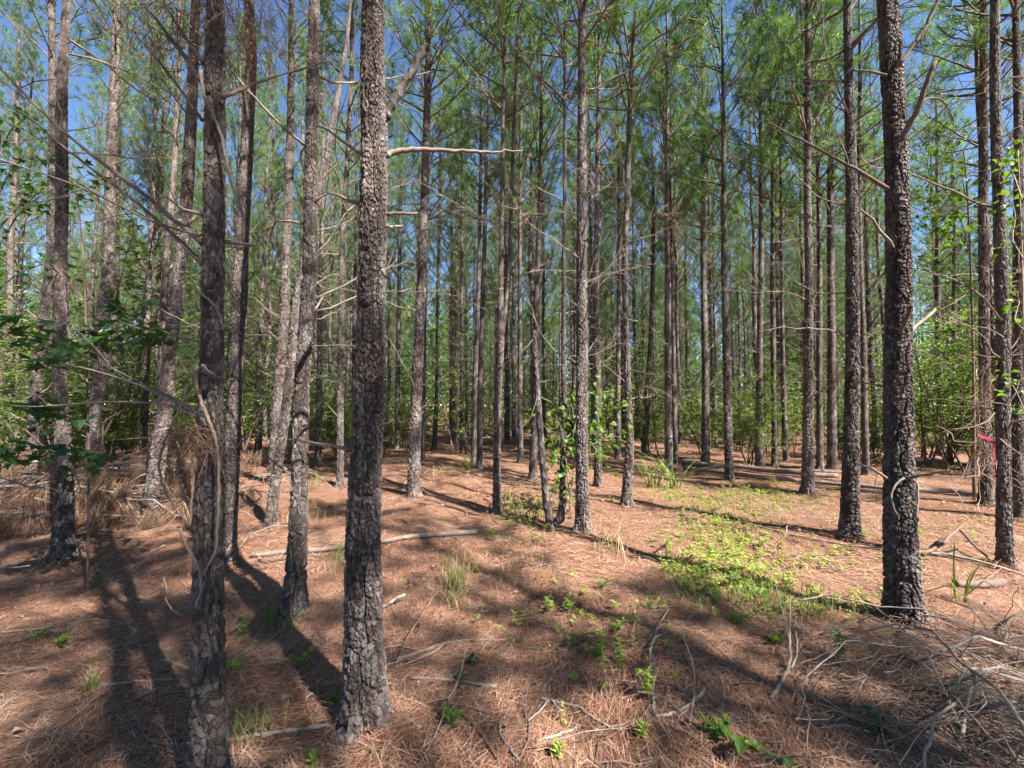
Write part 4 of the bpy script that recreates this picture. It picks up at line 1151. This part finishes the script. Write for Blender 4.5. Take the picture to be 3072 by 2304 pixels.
rg6 = np.random.default_rng(61)
bh0 = np.array((-5.4, 6.0, float(ground(-5.4, 6.0))))
heap = thing('brush_heap', 'heap of fallen pine tops hung with brown dead needles', 'brush pile', bh0)
poles = [((-9.0, 5.0, .12), (-5.6, 5.9, .5), .035), ((-8.6, 5.4, .3), (-4.6, 6.3, .5), .03), ((-7.8, 4.6, .08), (-5.6, 5.3, .55), .022), ((-6.9, 6.6, .5), (-4.2, 6.1, .55), .028), ((-6.2, 6.6, .55), (-4.3, 5.7, .2), .02), ((-9.2, 5.9, .4), (-6.2, 6.2, .6), .025), ((-7.2, 4.5, .1), (-4.4, 4.9, .15), .014), ((-6.2, 5.2, .45), (-4.0, 5.0, .12), .013), ((-8.8, 4.4, .15), (-6.5, 4.7, .3), .016)]
for p, q, r in poles:
    p, q = np.array(p), np.array(q)
    f = np.linspace(0, 1, 9)[:, None]; P = p * (1 - f) + q * f; P[:, 2] += 0.12 * np.sin(f[:, 0] * pi); P[1:-1] += rg6.normal(size=(7, 3)) * .03
    b = MB(); b.tube(P - bh0, np.linspace(r, r * .5, 9), 8)
    link('branch', b.mesh('branch', M['pale'], True), heap)
b = MB()
for q in range(190):
    x, y_ = rg6.uniform(-9, -3.6), rg6.normal(5.6, .7)
    z_ = float(ground(x, y_) + heap_h(x, y_) * rg6.uniform(.4, 1.1)) + .05
    P = wander((x, y_, z_), (rg6.normal(), rg6.normal() * .6, rg6.uniform(-.3, .4)), rg6.uniform(.5, 1.6), 7, .18, -.04, rg6)
    P[:, 2] = np.maximum(P[:, 2], ground(P[:, 0], P[:, 1]) + .01)
    b.tube(P - bh0, np.linspace(.008, .003, 8), 4, False)
tag(link('twigs', b.mesh('twigs', M['twig'], True), heap), kind='stuff')
b = MB()
n_ = 15000
cl = 300
pp = np.array([(p, q) for p, q, r in poles]); pi_ = rg6.integers(0, len(pp), cl); tt_ = rg6.random((cl, 1))
cc_ = pp[pi_, 0] * (1 - tt_) + pp[pi_, 1] * tt_ + rg6.normal(size=(cl, 3)) * np.array((.22, .22, .10))
cx_, cy_ = cc_[:, 0], cc_[:, 1]
cz_ = np.maximum(cc_[:, 2] + .10, ground(cx_, cy_) + .06)
ci = rg6.integers(0, cl, n_)
base = np.stack([cx_, cy_, cz_], 1)[ci] + rg6.normal(size=(n_, 3)) * np.array((.035, .035, .05))
dirc = unit(rg6.normal(size=(cl, 3)) * np.array((.45, .45, .2)) + np.array((0, -.25, -1)))[ci]
d = unit(dirc + rg6.normal(size=(n_, 3)) * .12)
Ln = np.minimum(rg6.uniform(.16, .36, n_), np.maximum(.06, (base[:, 2] - ground(base[:, 0], base[:, 1])) / np.maximum(.2, -d[:, 2])))
b.strips(base - bh0, d, unit(np.cross(d, rg6.normal(size=(n_, 3)))), Ln, .0045, rg6.normal(size=(n_, 3)) * .02, 2)
tag(link('dead_needles', b.mesh('dead_needles', M['hang']), heap), kind='stuff')

# ------------------------------------------------------------------ brush pile at the lower right
rp0 = hit(930, 690)
pile = thing('brush_pile', 'spread pile of bleached sticks and dry vines in the lower right corner', 'brush pile', rp0)
LONG = [([(788, 607), (830, 612), (880, 622), (930, 636), (980, 652), (1040, 672)], .007, .004), ([(903, 633), (935, 660), (965, 692), (1000, 725), (1040, 765)], .009, .008), ([(870, 610), (905, 622), (950, 642), (1000, 655), (1050, 672)], .006, .004),
        ([(884, 588), (900, 605), (925, 620), (960, 650)], .004, .003), ([(925, 666), (980, 669), (1040, 668)], .010, .016), ([(950, 690), (990, 695), (1040, 700)], .012, .01), ([(928, 718), (955, 735), (985, 755), (1010, 772)], .010, .008),
        ([(962, 742), (968, 720), (980, 700), (1000, 690), (1030, 694)], .013, .008), ([(980, 715), (1010, 745), (1040, 768)], .014, .012), ([(925, 775), (938, 750), (960, 715)], .010, .008), ([(850, 640), (900, 655), (960, 672), (1030, 690)], .007, .004),
        ([(965, 600), (985, 605), (1010, 620), (1040, 640)], .005, .003), ([(1005, 650), (1010, 632), (1020, 622), (1035, 618)], .012, .008), ([(955, 700), (965, 690), (985, 682)], .012, .008), ([(860, 600), (890, 640), (930, 690), (960, 740)], .006, .004),
        ([(820, 640), (870, 650), (920, 672), (980, 710), (1040, 740)], .006, .003), ([(900, 606), (950, 612), (1000, 640), (1040, 668)], .005, .003), ([(935, 600), (975, 640), (1010, 668)], .005, .003), ([(800, 690), (850, 676), (905, 664), (960, 660)], .005, .003)]
for q, (pix, r0, r1) in enumerate(LONG):
    lf = [.03] + [rg6.uniform(.06, .2) for _ in pix[1:-1]] + [.07]
    P = floor_path(pix, lf, 5, rg6, .003)
    b = MB(); b.tube(P - rp0, np.linspace(r0, r1, len(P)) * (.62 if r0 > .009 else .85) * (1 + .08 * rg6.normal(size=len(P))), 7)
    link('branch', b.mesh('branch', M['twig_brown' if q in (6, 12, 17) else 'pale'], True), pile)
b = MB()
for q in range(900):
    u = rg6.random()
    px, py = 790 + 240 * rg6.random() ** .8, rg6.uniform(622, 775)
    if py < 622 + (px < 860) * 25 + max(0, (830 - px)) * .6: continue
    if px < 860 and py > 735: continue
    p0 = hit(px, py); p0[2] += rg6.random() ** 2 * .10
    ang = rg6.normal(-.5, .8)
    P = wander(p0, (cos(ang), sin(ang), rg6.normal() * .25), rg6.uniform(.12, .6), 7, rg6.uniform(.08, .4), -.06, rg6)
    P[:, 2] = np.maximum(P[:, 2], ground(P[:, 0], P[:, 1]) + .004)
    b.tube(P - rp0, np.linspace(1, .5, 8) * rg6.choice([.0012, .0018, .0028]), 4, False)
tag(link('twigs', b.mesh('twigs', M['vine'], True), pile), kind='stuff')

# twigs scattered over the floor
b = MB()
for q in range(420):
    px, py = rg6.uniform(-20, 1044), 440 + 330 * rg6.random() ** 1.2
    p0 = hit(px, py); p0[2] += .012
    a = rg6.uniform(0, 6.28)
    P = wander(p0, (cos(a), sin(a), .1), rg6.uniform(.1, .55), 6, .2, -.05, rg6)
    P[:, 2] = np.maximum(P[:, 2], ground(P[:, 0], P[:, 1]) + .005)
    b.tube(P, np.linspace(1, .5, 7) * rg6.choice([.002, .003, .004, .006], p=[.4, .3, .2, .1]), 4, False)
tag(link('twig_litter', b.mesh('twig_litter', M['twig'], True)), 'small dead twigs strewn over the needle-covered floor', 'twigs', kind='stuff')

# ------------------------------------------------------------------ pine straw on the floor
def straw_layer(n_, ylo, yhi, ln, wd, zr, seed):
    r_ = np.random.default_rng(seed)
    y_ = np.sqrt(r_.uniform(ylo ** 2, yhi ** 2, n_)); x = r_.uniform(-1.38, 1.38, n_) * y_
    dens = 0.5 + 0.5 * np.sin(1.9 * x + 1.1 * y_ + np.sin(2.3 * y_ - x)) * np.sin(2.3 * y_ - 0.7 * x + 1.3)
    k_ = r_.random(n_) < 0.30 + 0.70 * dens
    x, y_ = x[k_], y_[k_]; m = len(x)
    flow = 1.2 * np.sin(x * .9 + y_ * .7) + 0.8 * np.sin(y_ * 1.9 - x * 1.3)
    a = flow + r_.normal(size=m) * 0.85 + (r_.random(m) < .5) * pi
    tilt = r_.normal(size=m) * .10 + .04
    d = np.stack([np.cos(a) * np.cos(tilt), np.sin(a) * np.cos(tilt), np.sin(tilt)], 1)
    z = ground(x, y_) + r_.random(m) ** 1.5 * zr + .003
    side = np.stack([-np.sin(a), np.cos(a), np.zeros(m)], 1)
    bend = side * (r_.normal(size=m) * .03)[:, None]; bend[:, 2] -= .012
    b = MB(); b.strips(np.stack([x, y_, z], 1), d, side, ln * r_.uniform(.6, 1.2, m), wd * r_.uniform(.7, 1.3, m), bend, 2)
    return b


b = straw_layer(85000, 1.2, 3.6, .15, .0020, .022, 1)
for lay in ((60000, 3.4, 7.5, .18, .0042, .03, 2), (40000, 7.2, 15, .22, .009, .04, 3)):
    c = straw_layer(*lay)
    b.add(np.concatenate(c.v), np.concatenate(c.q), np.concatenate(c.t))
r_ = np.random.default_rng(5)
for ti in range(len(TREES)):
    t_, base_, Y_, zs_, xs_, rs_ = TOBJ[ti]
    if Y_ > 7: continue
    m = 420 if Y_ < 3.5 else 220
    a = r_.uniform(0, 2 * pi, m); rr = rs_[1] * 1.12 + np.abs(r_.normal(size=m)) * .07
    p = np.stack([base_[0] + np.cos(a) * rr, base_[1] + np.sin(a) * rr, np.zeros(m)], 1)
    p[:, 2] = ground(p[:, 0], p[:, 1]) + np.clip(.05 - (rr - rs_[1]) * .35, 0.004, .05) * r_.uniform(.3, 1.2, m)
    ta = a + pi / 2 + r_.normal(size=m) * .8
    d = unit(np.stack([np.cos(ta), np.sin(ta), r_.normal(size=m) * .25], 1))
    b.strips(p, d, unit(np.cross(d, np.array((0, 0, 1.0)))), r_.uniform(.08, .18, m), .003 if Y_ < 3.5 else .0045, r_.normal(size=(m, 3)) * .015, 2)
bl_ = MB(); m = 700
y_ = np.sqrt(r_.uniform(1.3 ** 2, 9 ** 2, m)); x_ = r_.uniform(-1.35, 1.35, m) * y_
bs0 = np.stack([x_, y_, ground(x_, y_) + .02], 1)
bl_.leaves(bs0, np.stack([r_.normal(size=m), r_.normal(size=m), r_.normal(size=m) * .3], 1), unit(np.array((0, 0, 1.0)) + r_.normal(size=(m, 3)) * .5), r_.uniform(.025, .07, m), r_.uniform(.015, .04, m), .35)
tag(link('leaf_litter', bl_.mesh('leaf_litter', M['vine'])), 'curled dry leaf and bark scraps lying among the needles', 'leaf litter', kind='stuff')
tag(link('pine_straw', b.mesh('pine_straw', M['straw'])), 'fallen reddish-brown pine needles covering the forest floor', 'pine straw', kind='stuff')

# ------------------------------------------------------------------ weeds, seedlings and grass
rg7 = np.random.default_rng(71)


def weed_into(b, p, hgt, leaves, rg_, ls=.05):
    lean = rg_.normal(size=2) * .25
    top = p + np.array((lean[0] * hgt, lean[1] * hgt, hgt))
    f = rg_.uniform(.15, 1, leaves)[:, None]
    base = p * (1 - f) + top * f
    a = rg_.uniform(0, 6.28, leaves)
    d = np.stack([np.cos(a), np.sin(a), rg_.uniform(-.1, .7, leaves)], 1)
    b.leaves(base, d, np.tile((0, 0, 1.0), (leaves, 1)) + rg_.normal(size=(leaves, 3)) * .2, ls * rg_.uniform(.6, 1.2, leaves), ls * .42 * rg_.uniform(.7, 1.2, leaves))
    return top


BLOBS = [(745, 493, 22, 6, 260), (700, 500, 28, 6, 260), (665, 492, 14, 4, 120), (718, 520, 24, 9, 360), (722, 548, 24, 11, 380), (735, 577, 28, 9, 320), (690, 568, 16, 7, 130), (760, 590, 20, 5, 110), (785, 505, 16, 5, 110),
         (540, 498, 14, 12, 130), (520, 515, 14, 10, 70), (600, 470, 40, 4, 150), (400, 442, 18, 3, 160), (830, 490, 40, 8, 110), (800, 560, 40, 8, 90), (780, 610, 30, 6, 70), (860, 605, 30, 6, 60), (620, 640, 40, 20, 60), (560, 590, 40, 25, 50),
         (450, 460, 20, 5, 80), (350, 455, 20, 5, 80), (940, 530, 60, 14, 110), (690, 470, 30, 4, 60)]
b = MB()
for cx_, cy_, sx, sy, cnt in BLOBS:
    for _ in range(cnt):
        px, py = rg7.normal(cx_, sx * 1.15), max(432, rg7.normal(cy_, sy * 1.15))
        if rg7.random() < .1: continue
        p = hit(px, py)
        weed_into(b, p, rg7.uniform(.02, .085) * (1.8 if rg7.random() < .08 else 1), int(rg7.integers(5, 11)), rg7, rg7.uniform(.018, .05))
tag(link('ground_cover', b.mesh('ground_cover', M['weed'])), 'low yellow-green weeds spreading over the sunny floor', 'weeds', kind='stuff')

WEEDV = []
for v in range(5):
    r_ = np.random.default_rng(720 + v); bs_, bl = MB(), MB()
    h_ = (.10, .16, .24, .34, .45)[v]
    for s_ in range((3, 3, 3, 2, 2)[v]):
        P = wander((0, 0, -.01), (r_.normal() * .35, r_.normal() * .35, 1), h_ * r_.uniform(.7, 1.1), 5, .10, .05, r_)
        bs_.tube(P, np.linspace(.003, .0012, 6), 4, False)
        lv = 9 + 5 * v; t_ = r_.uniform(.25, 1, lv) * 5; i_ = np.minimum(4, t_.astype(int)); base = P[i_] + (P[i_ + 1] - P[i_]) * (t_ - i_)[:, None]
        a = r_.uniform(0, 6.28, lv)
        bl.leaves(base, np.stack([np.cos(a), np.sin(a), r_.uniform(0, .7, lv)], 1), np.tile((0, 0, 1.0), (lv, 1)) + r_.normal(size=(lv, 3)) * .2, r_.uniform(.035, .07, lv), r_.uniform(.016, .03, lv))
    WEEDV.append((bs_.mesh('stems', M['weed'], True), {k_: (lambda me: me)(bl.mesh('leaves', M[k_])) for k_ in ('weed', 'leaf_light', 'leaf_shade')}))


def plant(px, py, v, mat, label, name='seedling', cat='seedling', s=1.0, group=None):
    p = hit(px, py)
    t = thing(name, label, cat, p, group, rg7.uniform(0, 6.28), s * 0.68)
    tag(link('stems', WEEDV[v][0], t), kind='stuff'); tag(link('leaves', WEEDV[v][1][mat], t), kind='stuff')
    return t


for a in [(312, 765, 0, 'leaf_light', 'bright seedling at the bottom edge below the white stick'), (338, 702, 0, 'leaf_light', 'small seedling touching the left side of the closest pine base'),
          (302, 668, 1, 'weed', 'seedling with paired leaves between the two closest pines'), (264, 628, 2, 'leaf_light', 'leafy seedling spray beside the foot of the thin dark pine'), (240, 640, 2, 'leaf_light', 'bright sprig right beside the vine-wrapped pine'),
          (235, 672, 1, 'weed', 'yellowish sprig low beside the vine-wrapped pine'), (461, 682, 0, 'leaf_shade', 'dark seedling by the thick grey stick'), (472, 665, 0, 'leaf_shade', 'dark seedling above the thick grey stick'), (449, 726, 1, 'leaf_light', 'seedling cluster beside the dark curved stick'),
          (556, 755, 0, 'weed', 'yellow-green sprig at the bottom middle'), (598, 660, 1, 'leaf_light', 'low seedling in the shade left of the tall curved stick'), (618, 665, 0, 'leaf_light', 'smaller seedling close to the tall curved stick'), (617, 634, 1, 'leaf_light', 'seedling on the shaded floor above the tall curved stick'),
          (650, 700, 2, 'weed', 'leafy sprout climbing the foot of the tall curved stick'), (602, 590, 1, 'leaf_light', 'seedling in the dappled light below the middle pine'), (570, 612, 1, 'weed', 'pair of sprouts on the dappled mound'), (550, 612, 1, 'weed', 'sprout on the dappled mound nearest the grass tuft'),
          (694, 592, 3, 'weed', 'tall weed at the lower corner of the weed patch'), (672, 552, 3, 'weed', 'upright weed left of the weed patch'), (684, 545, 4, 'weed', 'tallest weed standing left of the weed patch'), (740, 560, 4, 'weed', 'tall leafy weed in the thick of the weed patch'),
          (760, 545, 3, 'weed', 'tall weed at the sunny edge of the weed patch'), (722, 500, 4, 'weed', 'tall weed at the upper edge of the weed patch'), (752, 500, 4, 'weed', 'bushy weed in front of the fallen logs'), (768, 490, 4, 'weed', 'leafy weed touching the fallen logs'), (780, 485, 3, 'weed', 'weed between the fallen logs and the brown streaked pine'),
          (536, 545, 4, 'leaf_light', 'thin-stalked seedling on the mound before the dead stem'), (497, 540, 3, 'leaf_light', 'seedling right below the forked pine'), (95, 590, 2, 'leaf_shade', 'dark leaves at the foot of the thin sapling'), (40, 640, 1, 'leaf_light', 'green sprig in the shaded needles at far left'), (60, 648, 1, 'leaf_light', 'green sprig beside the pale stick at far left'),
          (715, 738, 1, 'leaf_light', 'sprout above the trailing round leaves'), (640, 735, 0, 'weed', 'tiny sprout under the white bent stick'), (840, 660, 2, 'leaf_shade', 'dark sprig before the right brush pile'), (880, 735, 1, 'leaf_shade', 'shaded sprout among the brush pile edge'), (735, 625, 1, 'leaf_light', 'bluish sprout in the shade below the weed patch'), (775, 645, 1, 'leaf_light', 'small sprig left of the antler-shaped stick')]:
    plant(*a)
rg8 = np.random.default_rng(83)
tl = hit(745, 752)
leafy('trailing_vine', 'trailing vine with round green leaves at the bottom right of the middle', 'vine', tl,
      [(floor_path([(700, 718), (722, 740), (745, 752), (765, 760), (790, 768)], [.02, .04, .04, .04, .02]) - tl, .003, .002, 1)], LEAF_H, 'weed', 20, .05, rg8, jit=.03, flat=.25)


def grass(px, py, n_, h_, w_, label, mat='grass', droop=.5, spread=.05, lean=.35):
    p = hit(px, py); r_ = rg8
    b = MB(); a = r_.uniform(0, 6.28, n_)
    base = np.stack([r_.normal(size=n_) * spread, r_.normal(size=n_) * spread, np.zeros(n_)], 1)
    d = unit(np.stack([np.cos(a) * lean * r_.random(n_), np.sin(a) * lean * r_.random(n_), np.ones(n_)], 1))
    L = h_ * r_.uniform(.45, 1.1, n_)
    out = np.stack([np.cos(a), np.sin(a), np.zeros(n_)], 1)
    b.strips(base, d, unit(np.cross(d, out) + .2 * r_.normal(size=(n_, 3))), L, w_, out * (L * droop * r_.uniform(.3, 1.2, n_))[:, None] - np.array((0, 0, 1.0)) * (L * droop * r_.uniform(.1, .7, n_))[:, None], 5)
    t = thing('grass_tuft', label, 'grass', p)
    tag(link('blades', b.mesh('blades', M[mat]), t), kind='stuff')


grass(455, 590, 90, .36, .004, 'tall wispy grass tuft on the mound right of the closest pine', spread=.05, droop=.35)
grass(452, 606, 45, .24, .004, 'straw-coloured dry grass hanging below the tall wispy tuft', 'grass_dry', .9, .05)
grass(310, 492, 34, .55, .005, 'tall pale grass between the thin dark pine and the closest pine', 'grass', .5, .10)
grass(318, 520, 40, .34, .004, 'dry grass clump left of the closest pine trunk', 'grass_dry', .6, .16)
grass(468, 470, 45, .55, .010, 'grass clump in front of the two pines that almost touch', 'grass', .6, .10)
grass(655, 486, 38, .85, .016, 'long-bladed arching grass clump beyond the middle pines', 'grass', .75, .10)
grass(675, 488, 26, .95, .018, 'tall arching broad grass next to the long-bladed clump', 'grass', .8, .06)
grass(960, 602, 6, .6, .013, 'single broad-leaved grass stalk near the right edge', 'grass', .55, .02)
grass(625, 560, 16, .5, .006, 'thin seed-stalk grass right of the middle pine', 'grass_dry', .5, .10)
grass(607, 548, 14, .4, .006, 'dry grass beside the foot of the middle pine', 'grass_dry', .6, .08)
grass(810, 610, 90, .20, .005, 'low grass in the shade left of the big dark pine', 'grass', .5, .16)
grass(780, 600, 90, .18, .005, 'low grass between weed patch and big dark pine', 'grass', .5, .18)
grass(755, 600, 120, .16, .005, 'short bright grass at the foot of the weed patch', 'grass', .5, .14)
grass(690, 600, 90, .14, .005, 'short grass at the lower left of the weed patch', 'grass', .5, .12)
grass(92, 690, 22, .20, .004, 'thin grass sprout in the dappled needles at lower left', 'grass', .4, .02)
grass(247, 735, 60, .14, .005, 'green grass tuft between the vine-wrapped pine and white stick', 'grass', .5, .05)
grass(285, 628, 60, .16, .004, 'grass tuft at the foot of the thin dark pine', 'grass', .6, .05)
grass(505, 512, 60, .4, .007, 'leaning grass beside the forked pine', 'grass', .6, .10)
grass(530, 520, 70, .35, .007, 'green grass between the forked pine and the dead stem', 'grass', .6, .14)
grass(345, 562, 50, .3, .005, 'grass wisps just left behind the closest pine', 'grass', .6, .10)
grass(440, 478, 40, .4, .007, 'thin grass past the straight pine beyond the log', 'grass_dry', .6, .14)
grass(905, 500, 30, .4, .008, 'grass behind the big dark pine in shade', 'grass', .6, .14)
